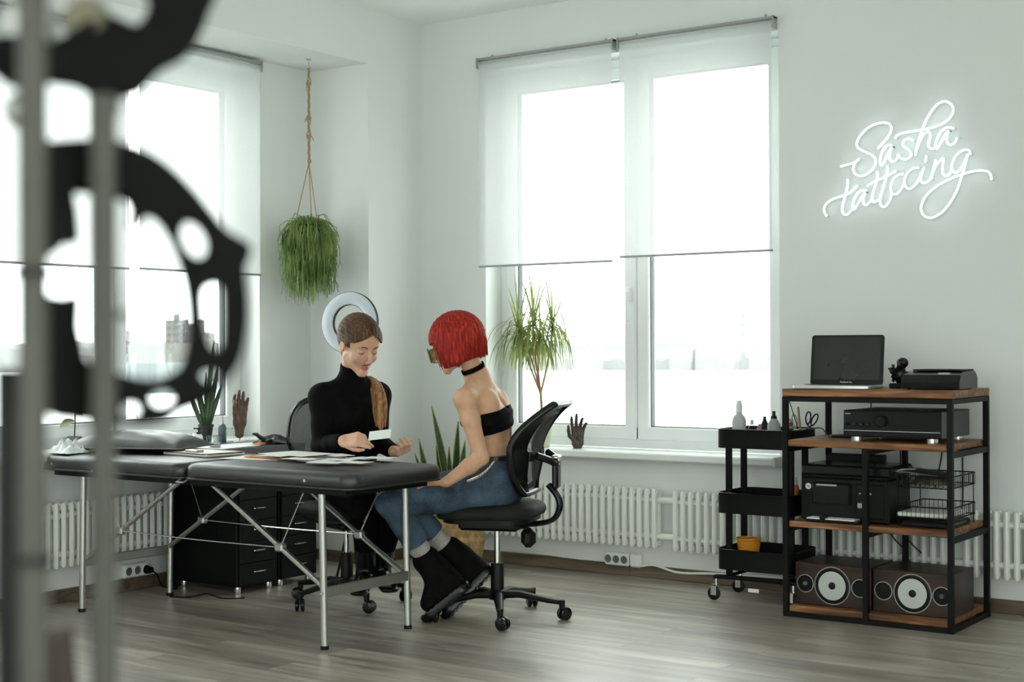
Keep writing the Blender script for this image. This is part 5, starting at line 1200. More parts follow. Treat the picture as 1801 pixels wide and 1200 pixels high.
    T = Matrix(((X.x, Y.x, Z.x, c.x), (X.y, Y.y, Z.y, c.y), (X.z, Y.z, Z.z, c.z), (0, 0, 0, 1)))
    tag(MB().box(-0.046, 0.046, -0.022, 0.022, -0.0004, 0.0004, M=T).build('drawing_card', M['paper'], smooth=0), 'small white card held up by the person in the black turtleneck', 'card')
    return root
woman_in_black()

# ------------------------------------------------------------------ seated woman with red hair
def woman_red():
    a15 = math.radians(14); fw = (-vr*math.cos(a15)+Vector((vd.x, vd.y, 0))*math.sin(a15)).normalized(); lat = (-Vector((vd.x, vd.y, 0))*math.cos(a15)-vr*math.sin(a15)).normalized()   # lat points to her left, towards the camera
    pt = math.radians(17); H = Head(at(802, 603, 5.90), fw*math.cos(pt)-vu*math.sin(pt), vu, 1.0)
    pel = at(878, 850, 5.93); wai = at(878, 795, 5.93); che = at(863, 735, 5.92); upc = at(848, 695, 5.91); nb = at(841, 668, 5.91)
    mid = at(841, 696, 5.91); shL = mid+lat*0.150-fw*0.0-vu*0.010+fw*0.012; shR = mid-lat*0.150-vu*0.010+fw*0.012
    elL = at(846, 806, 5.74); wrL = at(786, 848, 5.72); elR = at(862, 808, 6.10); wrR = at(790, 846, 5.93)
    hipL = pel+lat*0.085; hipR = pel-lat*0.085
    knL = at(690, 884, 5.78); knR = at(697, 876, 5.90); anL = at(753, 990, 5.86); anR = at(795, 972, 5.97)
    hL = hand_parts(wrL, (at(745, 851, 5.76)-wrL), -vu, 0.92, curl=(0.15, 0.2, 0.15), spread=0.05, thumb=(0.4, 0.1), side=-1)
    hR = hand_parts(wrR, (at(750, 846, 5.90)-wrR), -vu, 0.92, curl=(0.15, 0.2, 0.15), spread=0.05, thumb=(0.4, 0.1), side=1)
    sp = (upc-wai).normalized()
    def torso(P, g=0.0):
        d = s_ecap(P, pel, wai, 0.145+g, 0.088+g, 0.108+g, 0.056+g, lat)
        d = smin(d, s_ecap(P, wai, che, 0.108+g, 0.056+g, 0.126+g, 0.078+g, lat), 0.03)
        d = smin(d, s_ecap(P, che, upc, 0.126+g, 0.078+g, 0.120+g, 0.062+g, lat), 0.03)
        for s_ in (-1, 1):
            d = smin(d, s_ell(P, che+lat*s_*0.060+fw*0.060-vu*0.005, (0.046+g, 0.046+g, 0.046+g)), 0.03)
            d = smin(d, s_ell(P, upc+lat*s_*0.072-fw*0.050-vu*0.035, (0.042, 0.042, 0.055)), 0.025)     # shoulder blades
        d = smin(d, s_cap(P, shR, shL, 0.040+g, 0.040+g), 0.035)
        d = smin(d, s_cap(P, upc, nb, 0.055+g, 0.042+g), 0.035)
        for s_ in (-1, 1): d = smin(d, s_cap(P, shL if s_ > 0 else shR, nb+vu*0.015, 0.030, 0.032), 0.03)
        # hollow of the spine
        a_ = wai-fw*0.062; b_ = upc-fw*0.078; d = smax(d, -s_cap(P, a_, b_, 0.008, 0.010), 0.02)
        return d
    def arm(P, s_, e_, w_, g=0.0):
        d = s_cap(P, s_, s_.lerp(e_, 0.35), 0.043+g, 0.037+g); d = smin(d, s_cap(P, s_.lerp(e_, 0.3), e_, 0.037+g, 0.030+g), 0.015)
        d = smin(d, s_cap(P, e_, e_.lerp(w_, 0.35), 0.031+g, 0.032+g), 0.012); return smin(d, s_cap(P, e_.lerp(w_, 0.3), w_, 0.032+g, 0.021+g), 0.012)
    def leg(P, h_, k_, a_, g=0.0):
        d = s_cap(P, h_, k_, 0.080+g, 0.052+g); return smin(d, s_ecap(P, k_, a_, 0.050+g, 0.050+g, 0.034+g, 0.034+g, lat), 0.02)
    def legs(P, g=0.0): return np.minimum(leg(P, hipL, knL, anL, g), leg(P, hipR, knR, anR, g))
    def neck(P, g=0.0): return s_cap(P, H.w(0, -0.028, -0.050), nb, 0.041+g, 0.043+g)
    ncut = A3(H.w(0, -0.02, -0.095)*0.5+nb*0.5)
    nax = (H.w(0, -0.028, -0.050)-nb).normalized()
    def body(P):
        d = torso(P); d = smin(d, arm(P, shL, elL, wrL), 0.02); d = smin(d, arm(P, shR, elR, wrR), 0.02)
        d = smin(d, legs(P), 0.04); d = smin(d, neck(P), 0.03); d = smin(d, s_hand(P, hL), 0.012); return smin(d, s_hand(P, hR), 0.012)
    root = thing('person', 'seated person with a bright red bob, black bandeau top and blue jeans', 'person', at(877, 1060, 5.94).xy.to_3d())
    lo, hi = bounds([pel, shL, shR, elL, elR, knL, knR, anL, anR, nb, hL[3][1]+vr*-0.03, hR[3][1]], 0.11)
    a_ = nets(lambda P: smax(body(P), s_plane(P, ncut, nax), 0.001), lo, hi, 0.0038)
    lo2, hi2 = H.o-0.17, H.o+0.17
    b_ = nets(lambda P: smax(smin(H.sdf(P), neck(P), 0.014), -s_plane(P, ncut-A3(nax)*0.012, nax), 0.001), lo2, hi2, 0.0028)
    skin_obj('body', [a_, b_], M['skin2'], root, mats=[M['skin2'], M['lips']], matfn=lambda C: H.lipmask(C).astype(int))
    H.face(root, M['brow'], M['lash'])
    # bandeau
    dn = lambda P: 0.0016*np.sin(150*(P @ A3((sp+fw*0.15).normalized())))
    ta = at(870, 719, 5.9); tb = at(876, 757, 5.9); nrm = (sp*0.9+vu*0.25).normalized()
    skin_obj('bandeau_top', [nets(lambda P: smax(smax(torso(P, 0.005)+dn(P), s_plane(P, ta, nrm), 0.003), -s_plane(P, tb, nrm), 0.003), *bounds([che], 0.2), 0.0036)], M['knit'], root)
    # jeans
    def fold(P):
        return 0.0055*np.sin(55*(P @ A3((fw*0.5+vu).normalized()))+4*np.sin(18*(P @ A3(fw))))*np.exp(-((np.linalg.norm(P-A3(hipL), axis=1))/0.10)**2)+0.0050*np.sin(75*(P @ A3((vu*0.8-fw*0.6).normalized())))*np.exp(-((np.linalg.norm(P-A3(knL), axis=1))/0.09)**2)+0.0048*np.sin(85*(P @ A3((anL-knL).normalized())))*np.exp(-((np.linalg.norm(P-A3(anL.lerp(knL, 0.35)), axis=1))/0.07)**2)
    def jean(P):
        d = s_ecap(P, pel, wai, 0.157, 0.100, 0.120, 0.068, lat); fo = fold(P)
        for (h_, k_, a2) in ((hipL, knL, anL), (hipR, knR, anR)):
            shin = smax(s_ecap(P, k_, a2, 0.063, 0.063, 0.047, 0.047, lat), s_plane(P, k_.lerp(a2, 0.66), a2-k_), 0.004)
            e = smin(s_cap(P, h_, k_, 0.093, 0.065), shin, 0.02)+fo
            d = smin(d, e, 0.045)
        d = smax(d, s_plane(P, at(880, 806, 5.9), (sp*0.4+vu)), 0.004); return d
    lo3, hi3 = bounds([pel, knL, knR, anL, anR, wai], 0.12); jn = skin_obj('jeans', [nets(jean, lo3, hi3, 0.0042)], M['denim'], root)
    def belt(P): return smax(s_ecap(P, pel, wai, 0.162, 0.105, 0.127, 0.075, lat), np.abs(s_plane(P, at(880, 806, 5.9), (sp*0.35+vu)))-0.017, 0.003)
    skin_obj('belt', [nets(belt, *bounds([wai, pel], 0.18), 0.0036)], M['leather'], root)
    # chain hanging at the hip
    cp = smooth_path([at(869, 812, 5.74), at(858, 826, 5.725), at(846, 836, 5.715), at(832, 843, 5.71), at(824, 846, 5.71)], 6); m = MB()
    for i in range(len(cp)-1):
        c = (cp[i]+cp[i+1])/2; d_ = (cp[i+1]-cp[i]).normalized(); sd = (vu if i % 2 else vd); sd = (sd-d_*sd.dot(d_)).normalized(); m.tube([c+d_*math.cos(a*PI/5)*0.0075+sd*math.sin(a*PI/5)*0.0042 for a in range(10)], 0.0014, 5, closed=True)
    m.build('hip_chain', pm('pale_metal', (0.7, 0.6, 0.45), 0.25, 1.0), root)
    m = MB(); c0 = at(884, 840, 5.74)
    # choker
    cc = nb.lerp(H.w(0, -0.028, -0.050), 0.42); B_ = basis(nax, lat); pts = [cc+B_ @ V(math.cos(a)*0.0455, math.sin(a)*0.0455, 0) for a in [2*PI*k/32 for k in range(32)]]
    rows = [[p+nax*h_+((p-cc).normalized()*(0.001 if abs(h_) < 0.009 else 0)) for h_ in (-0.009, -0.004, 0.004, 0.009)] for p in pts+[pts[0]]]
    MB().sheet(rows, 0.003).build('choker', M['fabric'], root, smooth=60)
    # socks and boots
    for (k_, a2, heel, toe, ad) in ((knL, anL, at(802, 1040, 5.86), at(763, 1080, 5.86), 0), (knR, anR, at(846, 1013, 5.98), at(795, 1069, 5.94), 1)):
        toe = Vector((toe.x, toe.y, max(toe.z, 0.050)))
        def sock(P):
            d = s_ecap(P, k_.lerp(a2, 0.60), a2+(a2-k_).normalized()*0.02, 0.043, 0.043, 0.038, 0.038, lat)
            return d+0.0022*np.sin(150*(P @ A3((a2-k_).normalized())))
        skin_obj('sock', [nets(sock, *bounds([k_.lerp(a2, 0.6), a2], 0.07), 0.004)], M['sock'], root)
        sd = (toe-heel).normalized(); dn_ = sd.cross(lat).normalized()
        if dn_.dot(a2-heel) > 0: dn_ = -dn_
        Xl = lat
        def boot(P):
            d = s_cap(P, a2-(a2-k_).normalized()*0.012, a2.lerp(heel, 0.75), 0.057, 0.054)
            d = smin(d, s_ecap(P, heel-dn_*0.038, toe-dn_*0.030, 0.047, 0.046, 0.049, 0.036, Xl), 0.03)
            d = smin(d, s_cap(P, a2.lerp(heel, 0.3), toe.lerp(heel, 0.35)-dn_*0.045, 0.050, 0.042), 0.03)
            d = d+0.0022*np.sin(120*(P @ A3(sd)))*np.exp(-((np.linalg.norm(P-A3(a2.lerp(toe, 0.45)), axis=1))/0.07)**2)
            return smax(smax(d, s_plane(P, heel, dn_), 0.004), 0.004-P[:, 2], 0.002)
        bt = skin_obj('boot', [nets(boot, *bounds([a2, heel, toe], 0.09), 0.004)], M['suede'], root)
        def sole(P):
            pl = s_plane(P, heel, dn_); t_ = (P-A3(heel)) @ A3(sd)
            s2 = smax(s_ecap(P, heel-sd*0.012, toe+sd*0.012, 0.052, 0.07, 0.054, 0.07, Xl), np.abs(pl-0.010)-0.017+0.0016*np.sign(np.sin(t_*260)), 0.002); return smax(s2, 0.001-P[:, 2], 0.002)
        skin_obj('sole', [nets(sole, *bounds([heel, toe], 0.09), 0.0035)], M['blackgloss'], bt)
    # bob haircut
    def bob(P):
        q = H.loc(P); z = q[:, 2]; wide = 1+0.10*np.clip((0.02-z)/0.12, 0, 1)
        qq = q.copy(); qq[:, 0] /= wide; qq[:, 1] = (qq[:, 1]+0.012)/(1+0.05*np.clip((0.02-z)/0.1, 0, 1))-0.012
        d = s_ell(qq, (0, -0.010, 0.020), (0.090, 0.112, 0.106)); lowr = s_ecap(qq, (0, -0.012, 0.020), (0, -0.008, -0.060), 0.092, 0.104, 0.090, 0.090, (1, 0, 0)); d = smin(d, lowr, 0.03)
        ph = np.arctan2(q[:, 0], q[:, 1]+0.01); d = d+0.0016*np.sin(ph*38+8*z)+0.0011*np.sin(ph*83+2)+0.0007*np.sin(ph*150-20*z)
        d = smax(d, -(z+0.090-0.12*np.clip(-q[:, 1], 0, 1)+0.003*np.sin(ph*30)), 0.006)                     # cut line, a little higher at the nape
        opening = np.maximum(0.058-q[:, 1], np.maximum(z-0.018, np.abs(q[:, 0])-0.062)); d = smax(d, -opening, 0.006)
        inner = s_ell(q, (0, -0.010, 0.005), (0.078, 0.090, 0.092)); d = smax(d, -np.maximum(inner, z+0.03), 0.004)
        return d*H.s
    hr = skin_obj('hair', [nets(bob, lo2, hi2, 0.0024)], M['redhair'], root)
    r_ = random.Random(3); m = MB()
    for i in range(430):
        ph = r_.uniform(-PI, PI); fr_ = abs(ph) < 0.62; zb = 0.020+r_.uniform(-0.004, 0.002) if fr_ else -0.092+r_.uniform(-0.006, 0.006)+0.014*max(0, -math.cos(ph))
        pts = []; K = 10
        for k in range(K):
            t = k/(K-1); z = 0.122+(zb-0.122)*(t**1.3); e = max(0.0, 1-((z-0.020)/0.107)**2)**0.5 if z > 0.02 else 1.0
            wd = 1+0.10*min(1, max(0, (0.02-z)/0.12)); tuck = 1-0.16*max(0, (-0.02-z)/0.07)*(0.35+0.65*max(0, -math.cos(ph)))
            x = math.sin(ph+0.05*math.sin(6*t+i))*0.0915*wd*e*tuck; y = -0.010+math.cos(ph)*0.113*e*(1+0.03*min(1, max(0, (0.02-z)/0.1)))*tuck
            pts.append(H.w(x, y, z))
        m.tube(pts, [0.0008]+[0.0014]*(K-3)+[0.0012, 0.0006], 4, caps=False)
    m.build('hair_strands', M['redhair'], hr, smooth=180)
    # large olive tinted glasses low on the nose
    g = None
    for sx in (-1, 1):
        c = (sx*0.034, 0.122, -0.022); loop = [H.w(c[0]+x, c[1]-abs(c[0]+x)*0.28, c[2]+z) for x, z in rrect(0.060, 0.056, 0.016, 4)]
        m = MB(); m.tube(loop, 0.0028, 6, closed=True)
        if sx < 0: m.tube([H.w(-0.006, 0.119, -0.012), H.w(0, 0.121, -0.009), H.w(0.006, 0.119, -0.012)], 0.002, 6)
        m.tube([H.w(sx*0.064, 0.104, -0.004), H.w(sx*0.074, 0.06, 0.0), H.w(sx*0.078, -0.005, 0.002)], 0.0018, 6)
        if g is None: g = m.build('glasses', pm('olive_frame', '#5b4a22', 0.35), root); 
        else: m.build('glasses_rim', pm('olive_frame', '#5b4a22', 0.35), g)
        m = MB(); cc = H.w(c[0], c[1]-abs(c[0])*0.28, c[2]); m.add([cc]+loop, [(0, i+1, (i+1) % len(loop)+1) for i in range(len(loop))]); m.build('lens', glass_mat('olive_lens', (0.35, 0.28, 0.12)), g)
    return root
woman_red()

# ================================================================== PLANTS
def leafy(name, c1, c2, rough=0.45, tr=0.25, stripes=None):
    m, t, b = newmat(name); N = t.nodes; tc = N.new('ShaderNodeTexCoord'); nz = N.new('ShaderNodeTexNoise'); nz.inputs['Scale'].default_value = 9; nz.inputs['Detail'].default_value = 4
    if stripes:
        mp = N.new('ShaderNodeMapping'); mp.inputs['Scale'].default_value = stripes; t.links.new(tc.outputs['Object'], mp.inputs[0]); t.links.new(mp.outputs[0], nz.inputs['Vector'])
    else: t.links.new(tc.outputs['Object'], nz.inputs['Vector'])
    cr = N.new('ShaderNodeValToRGB'); e = cr.color_ramp.elements; e[0].position = 0.35; e[0].color = srgb(c1); e[1].position = 0.65; e[1].color = srgb(c2)
    t.links.new(nz.outputs['Fac'], cr.inputs[0]); t.links.new(cr.outputs[0], b.inputs['Base Color']); b.inputs['Roughness'].default_value = rough
    tl = N.new('ShaderNodeBsdfTranslucent'); mx = N.new('ShaderNodeMixShader'); mx.inputs[0].default_value = tr; o = [n for n in N if n.type == 'OUTPUT_MATERIAL'][0]
    t.links.new(cr.outputs[0], tl.inputs[0]); t.links.new(b.outputs[0], mx.inputs[1]); t.links.new(tl.outputs[0], mx.inputs[2]); t.links.new(mx.outputs[0], o.inputs[0]); return m
M['snake'] = leafy('snake_plant_leaf', '#1f3320', '#4a6640', 0.35, 0.1, (6, 6, 60)); M['snakeedge'] = leafy('yellow_leaf_edge', '#8f9a45', '#a8ad5c', 0.4, 0.2)
M['drac'] = leafy('dracaena_leaf', '#5b7038', '#9fa95e', 0.4, 0.5); M['rhip'] = leafy('hanging_stem_green', '#5f7d3a', '#aec478', 0.5, 0.4)
M['bark'] = pm('pale_stem_bark', '#9a7c5c', 0.8, var=0.15, scale=60, bump=0.3)
def blade(m, base, tip, w_, bend, nrm, n=10, thick=0.003, prof=lambda t: (0.55+0.6*t) if t < 0.55 else max(0.02, 0.88*(1-((t-0.55)/0.45)**1.8)), cup=0.15, edge=None):
    base = Vector(base); tip = Vector(tip); ax = tip-base; nrm = Vector(nrm); nrm = (nrm-ax*nrm.dot(ax)/ax.length_squared).normalized(); sd = ax.cross(nrm).normalized(); rows = []; er = [[], []]
    for i in range(n+1):
        t = i/n; c = base+ax*t+nrm*bend*4*t*(1-t); ww = w_*prof(t); rows.append([c+sd*ww*u+nrm*cup*ww*u*u for u in (-1, -0.5, 0, 0.5, 1)])
        if edge: er[0].append(c+sd*ww*1.0+nrm*cup*ww); er[1].append(c-sd*ww*1.0+nrm*cup*ww)
    m.sheet(rows, thick)
    if edge is not None:
        for e in er: edge.tube(e, w_*0.13, 4, caps=False)
# --- snake plant in the basket by the corner
def basket_plant():
    bx_, by_ = 0.458, -0.31; root = thing('snake_plant', 'snake plant with yellow edged leaves in a woven basket in the corner', 'potted plant', (bx_, by_, 0)); T = Matrix.Translation((bx_, by_, 0))
    prof = [(0.0, 0.0), (0.098, 0.0), (0.118, 0.03), (0.134, 0.09), (0.139, 0.135), (0.146, 0.150), (0.140, 0.162), (0.130, 0.175), (0.128, 0.22), (0.121, 0.262), (0.114, 0.262), (0.118, 0.20), (0.10, 0.19), (0, 0.19)]
    vs = []; n = 72; 
    pr2 = []
    for (r, z), (r2, z2) in zip(prof[:-1], prof[1:]):
        k = max(1, int(math.hypot(r2-r, z2-z)/0.008)) if z < 0.262 and r > 0.05 else 1
        for q in range(k): pr2.append((r+(r2-r)*q/k, z+(z2-z)*q/k))
    pr2.append(prof[-1]); F = []
    for i, (r, z) in enumerate(pr2):
        for k in range(n): a = 2*PI*k/n; rr3 = r+(0.0022 if (k+i) % 2 else -0.0012)*(1 if r > 0.05 else 0); vs.append((rr3*math.cos(a), rr3*math.sin(a), z))
    for i in range(len(pr2)-1):
        for k in range(n): F.append((i*n+k, i*n+(k+1) % n, (i+1)*n+(k+1) % n, (i+1)*n+k))
    MB().add(vs, F, T).build('basket', pm('woven_seagrass', '#9a7a4a', 0.8, var=0.25, scale=40, bump=0.5, bscale=160, col2='#c9a878'), root, smooth=60)
    mm = MB(); 
    L_ = [((790, 858), (759, 714), 0.021, 0.02), ((772, 850), (737, 772), 0.020, 0.03), ((766, 850), (729, 797), 0.016, 0.02), ((778, 852), (767, 784), 0.020, 0.02), ((800, 852), (790, 786), 0.022, 0.02), ((812, 852), (818, 775), 0.022, 0.02), ((785, 850), (776, 800), 0.018, 0.0), ((820, 850), (838, 760), 0.022, 0.02), ((800, 850), (806, 742), 0.022, -0.02), ((830, 850), (858, 800), 0.02, 0.02)]
    r_ = random.Random(1)
    for i, ((a_, b_), (c_, d_), w_, bd) in enumerate(L_):
        m = MB(); e = MB(); dz = r_.uniform(-0.04, 0.04); base = V(bx_+(a_-805)/2571*7.25*0.5*0.8, by_+(a_-805)/2571*7.25*0.5*0.57-dz*0.8, 0.19); tip = at(c_, d_, 7.22+dz)
        blade(m, base, tip, w_, bd, -vd+vr*r_.uniform(-0.6, 0.6), 12, 0.004, edge=e); lf = m.build('leaf', M['snake'], root, smooth=60); e.build('leaf_edge', M['snakeedge'], lf)
    m = MB(); m.lathe([(0, 0.192), (0.114, 0.194)], T, 24); m.build('soil', pm('dark_soil', '#2a2019', 0.9, bump=0.5), root)
basket_plant()
# --- dracaena on the window sill
def dracaena():
    px_, py_, z0 = 0.775, -0.03, 0.6015; root = thing('dracaena', 'tall dracaena with long drooping leaves on the window sill behind the swept chair', 'potted plant', (px_, py_, z0)); T = Matrix.Translation((px_, py_, z0))
    m = MB(); m.lathe([(0, 0), (0.045, 0), (0.062, 0.115), (0.067, 0.118), (0.067, 0.138), (0.060, 0.138), (0.055, 0.11), (0, 0.11)], T, 28); m.build('pot', pm('pale_green_pot', '#b9bea0', 0.5), root)
    stem = MB(); s0 = V(px_, py_, z0+0.10); fork = at(949, 690, 6.93); fork.y = py_; fork = onY(951, 692, py_); stem.tube(smooth_path([s0, s0.lerp(fork, 0.5)+V(0.006, 0, 0), fork]), [0.0075, 0.006], 8)
    crowns = []
    for (a_, b_, dy) in ((912, 585, 0.0), (938, 572, -0.03), (972, 578, 0.03), (950, 600, -0.06), (925, 600, 0.03)):
        c = onY(a_, b_, py_+dy); stem.tube(smooth_path([fork, fork.lerp(c, 0.5)+V(0, dy*0.3, -0.01), c]), [0.0055, 0.0035], 7); crowns.append(c)
    stem.build('trunk', M['bark'], root)
    r_ = random.Random(11)
    for ci, c in enumerate(crowns):
        m = MB()
        for k in range(58):
            a = 2*PI*k/58*1.618*5+r_.uniform(-0.3, 0.3); el = r_.uniform(-0.2, 1.35); L_ = r_.uniform(0.20, 0.36)*(1.0 if ci < 3 else 0.85); dr = r_.uniform(1.3, 2.6)*(1 if el < 1.12 else 0.18)
            d0 = V(math.cos(a)*math.cos(el), math.sin(a)*math.cos(el), math.sin(el)); pts = []; p = c+V(0, 0, r_.uniform(-0.03, 0.03)); d_ = d0.copy(); N_ = 10
            for i in range(N_):
                pts.append(p.copy()); p = p+d_*L_/N_; d_ = (d_+V(0, 0, -dr/N_*2.2)).normalized()
            if min(q.y for q in pts) < -0.30: continue
            if max(q.y for q in pts) > 0.105:
                for q in pts:
                    if q.y > 0.09: q.y = 0.09-(q.y-0.09)*0.15
            rows = []
            for i, q in enumerate(pts):
                t = i/(N_-1); tg = (pts[min(i+1, N_-1)]-pts[max(i-1, 0)]).normalized(); sd = tg.cross(V(0, 0, 1)); sd = sd.normalized() if sd.length > 0.05 else V(1, 0, 0); ww = 0.0050*(0.6+0.6*t if t < 0.4 else max(0.05, 0.84*(1-((t-0.4)/0.6)**1.7))); rows.append([q-sd*ww+V(0, 0, ww*0.4), q, q+sd*ww+V(0, 0, ww*0.4)])
            m.sheet(rows)
        m.build('leaf_crown', M['drac'], root, smooth=180)
dracaena()
# --- hanging plant
def hanging_plant():
    hx, hy, hz = -0.166, -0.688, 2.54; root = thing('hanging_plant', 'bushy green hanging plant on a knotted jute rope in the recess', 'hanging plant', (hx, hy, 1.30)); zz = lambda py: 1.1-(py-610.4)*7.28/2571
    m = MB(); m.cyl((hx, hy, hz), (hx, hy, hz-0.004), 0.012, n=14); m.tube(smooth_path([V(hx, hy, hz), V(hx, hy, hz-0.03), V(hx+0.01, hy, hz-0.045), V(hx, hy, hz-0.055), V(hx-0.01, hy, hz-0.045)]), 0.0018, 6); m.build('ceiling_hook', M['greymetal'], root)
    c = V(hx, hy, 0); rp = MB(); P = lambda dx, py: V(hx+vr.x*dx, hy+vr.y*dx, zz(py))
    for k in range(3):
        ph = 2*PI*k/3; pts = []
        for i in range(30):
            py = 118+i*(285-118)/29; a = ph+i*0.8; rr3 = 0.0042 if not any(abs(py-q) < 5 for q in (146, 206, 238)) else 0.011; pts.append(P(0, py)+V(math.cos(a)*rr3, math.sin(a)*rr3, 0))
        rp.tube(pts, 0.0030, 6)
    for py in (146, 206, 238, 282): rp.ell(P(0.002, py), (0.011, 0.011, 0.012), n=10, m=6)
    for (dx, py) in ((-0.014, 203), (0.016, 236), (-0.01, 148)): rp.tube([P(0, py), P(dx, py+3), P(dx*1.4, py+10)], 0.0022, 5)
    for (dx, dy) in ((-0.075, 0.0), (0.006, -0.055), (0.05, 0.045)): rp.tube([P(0, 284), V(hx+vr.x*dx-vd.x*dy, hy+vr.y*dx-vd.y*dy, zz(400))], 0.0028, 6)
    rp.build('rope', M['rope'], root)
    m = MB(); m.lathe([(0, 1.60), (0.045, 1.60), (0.068, 1.70), (0.072, 1.712), (0.064, 1.712), (0.06, 1.69), (0, 1.69)], Matrix.Translation((hx, hy, 0)), 22); m.build('pot', pm('brown_pot', '#3f3226', 0.7), root)
    r_ = random.Random(21); m = MB()
    for i in range(700):
        a = r_.uniform(0, 2*PI); out_ = r_.uniform(0.03, 0.155)*(0.75+0.25*r_.random()); drop = r_.choice([r_.uniform(0.12, 0.30), r_.uniform(0.24, 0.42)]) if r_.random() < 0.80 else r_.uniform(0.36, 0.47)
        if math.cos(a)*vr.x+math.sin(a)*vr.y > 0.3: drop *= 0.95
        up = r_.uniform(0.0, 0.045)+(0.04 if r_.random() < 0.12 else 0); s = V(hx+math.cos(a)*0.03*r_.random(), hy+math.sin(a)*0.03, 1.695); pts = [s]; n = 8; j = r_.uniform(-0.5, 0.5)
        for k in range(1, n+1):
            t = k/n; rr3 = out_*min(1, (t*2.6))**0.6*(1+0.06*math.sin(9*t+i)); z = 1.70+up*math.sin(min(1, t*2.5)*PI*0.8)*1.0-drop*max(0, t-0.12)**1.25
            pts.append(V(hx+math.cos(a+j*t*0.4)*rr3+r_.uniform(-0.004, 0.004), hy+math.sin(a+j*t*0.4)*rr3+r_.uniform(-0.004, 0.004), z))
        m.tube(pts, [0.0019, 0.0018, 0.0014], 4, caps=False)
        for q in range(3):
            k = r_.randint(3, n-1); p = pts[k]; e = p+V(r_.uniform(-0.02, 0.02), r_.uniform(-0.02, 0.02), -r_.uniform(0.02, 0.05)); m.tube([p, p.lerp(e, 0.5)+V(0.004, 0, 0.002), e], [0.0015, 0.0012], 4, caps=False)
    m.build('foliage', M['rhip'], root, smooth=180)
hanging_plant()
# --- snake plant pot and mannequin hand on the left sill and desk
def sill_plant():
    x_, y_, z0 = -0.345, -1.215, ZS; root = thing('snake_plant', 'small dark pot with stiff upright green leaves on the left window sill', 'potted plant', (x_, y_, z0)); T = Matrix.Translation((x_, y_, z0))
    m = MB(); m.lathe([(0, 0), (0.026, 0), (0.034, 0.068), (0.037, 0.070), (0.037, 0.082), (0.033, 0.082), (0.030, 0.065), (0, 0.065)], T, 22); m.build('pot', pm('dark_brown_pot', '#2b2622', 0.6), root)
    for (a_, b_, c_, d_, w_) in ((362, 750, 333, 690, .011), (366, 750, 345, 668, .011), (368, 750, 352, 690, .010), (371, 750, 384, 640, .011), (373, 750, 390, 676, .010), (366, 750, 376, 600, .011), (370, 750, 362, 655, .009)):
        m = MB(); b0 = V(x_+(a_-367)*0.0015, y_+(a_-367)*0.0015, z0+0.062); tp = at(c_, d_, 6.98); tp.x = max(tp.x, -0.47); blade(m, b0, tp, w_, 0.004, -vd, 8, 0.004, cup=0.6); m.build('leaf', M['snake'], root, smooth=60)
sill_plant()
def rubber_plant():
    x_, y_, z0 = -0.475, -2.105, 0.6555; p0 = onX(131, 752, x_); y_ = p0.y; root = thing('rubber_plant', 'young plant with a broad pale leaf on the left sill behind the pillow', 'potted plant', (x_, y_, z0)); T = Matrix.Translation((x_, y_, z0))
    m = MB(); m.lathe([(0, 0), (0.025, 0), (0.033, 0.055), (0.030, 0.055), (0, 0.05)], T, 18); m.build('pot', pm('grey_pot', '#6b6a66', 0.6), root)
    m = MB(); m.tube(smooth_path([V(x_, y_, z0+0.05), V(x_, y_+0.003, z0+0.12), V(x_+0.003, y_, z0+0.24)]), 0.0028, 6); m.build('stem', pm('dark_stem', '#2c241d', 0.7), root)
    lf = lambda t: math.sin(PI*min(1, t*0.96+0.03))**0.75
    for (z, az, L_, dz) in ((0.125, -2.45, 0.085, -0.028), (0.15, 0.3, 0.07, 0.0), (0.20, 1.9, 0.08, 0.03), (0.235, -1.2, 0.08, 0.04)):
        b0 = V(x_+0.001, y_, z0+z); m = MB(); blade(m, b0, b0+V(math.cos(az)*L_*0.45, math.sin(az)*L_, dz), 0.026, 0.006, (0.5, 0, 1), 10, 0.0012, prof=lf, cup=0.2); m.build('leaf', leafy('pale_leaf', '#7f8a4e', '#9aa567', 0.4, 0.4), root, smooth=60)
rubber_plant()

def mannequin(name, label, wrist, fdir, palm, s, mat, curl, spread, side, fc=None, stem=None, thumb=(0.8, 0.3)):
    root = thing(name, label, 'hand figure', stem['base'] if stem else wrist)
    parts = hand_parts(wrist, fdir, palm, s, curl=curl, spread=spread, side=side, fcurl=fc, thumb=thumb); f = Vector(fdir).normalized()
    pts = [q for c in parts for q in c[:2]]+[Vector(wrist)-f*0.05*s]
    fn = lambda P: smin(s_hand(P, parts), s_cap(P, Vector(wrist)+f*0.01, Vector(wrist)-f*0.045*s, 0.024*s, 0.021*s), 0.02)
    if not stem: fn2 = lambda P: smax(fn(P), Vector(wrist).z-0.0195-P[:, 2]+0.0, 0.001)
    else: fn2 = fn
    skin_obj('hand', [nets(fn2, *bounds(pts, 0.03), 0.0026)], mat, root)
    return root
M['bronze'] = pm('dark_bronze', '#4a4038', 0.35, 0.55, var=0.15, scale=20)
M['darkwood'] = wood('carved_wood', '#2a1f18', '#4b372a', '#8a7058', 2.0, 0.4, axis=2)
wb = V(0.985, -0.015, 0.6215)
mannequin('hand_sculpture', 'dark bronze open hand standing on the window sill', wb, (vu*1.0+vr*0.02), -vd+vr*0.2, 0.92, M['bronze'], (0.12, 0.22, 0.25), 0.22, -1, ((0.10, 0.15, 0.15), (0.08, 0.12, 0.15), (0.25, 0.35, 0.3), (0.30, 0.45, 0.4)), thumb=(0.85, 0.15))
hb = V(-0.185, -1.150, ZS); wr = V(-0.185, -1.150, 0.738)
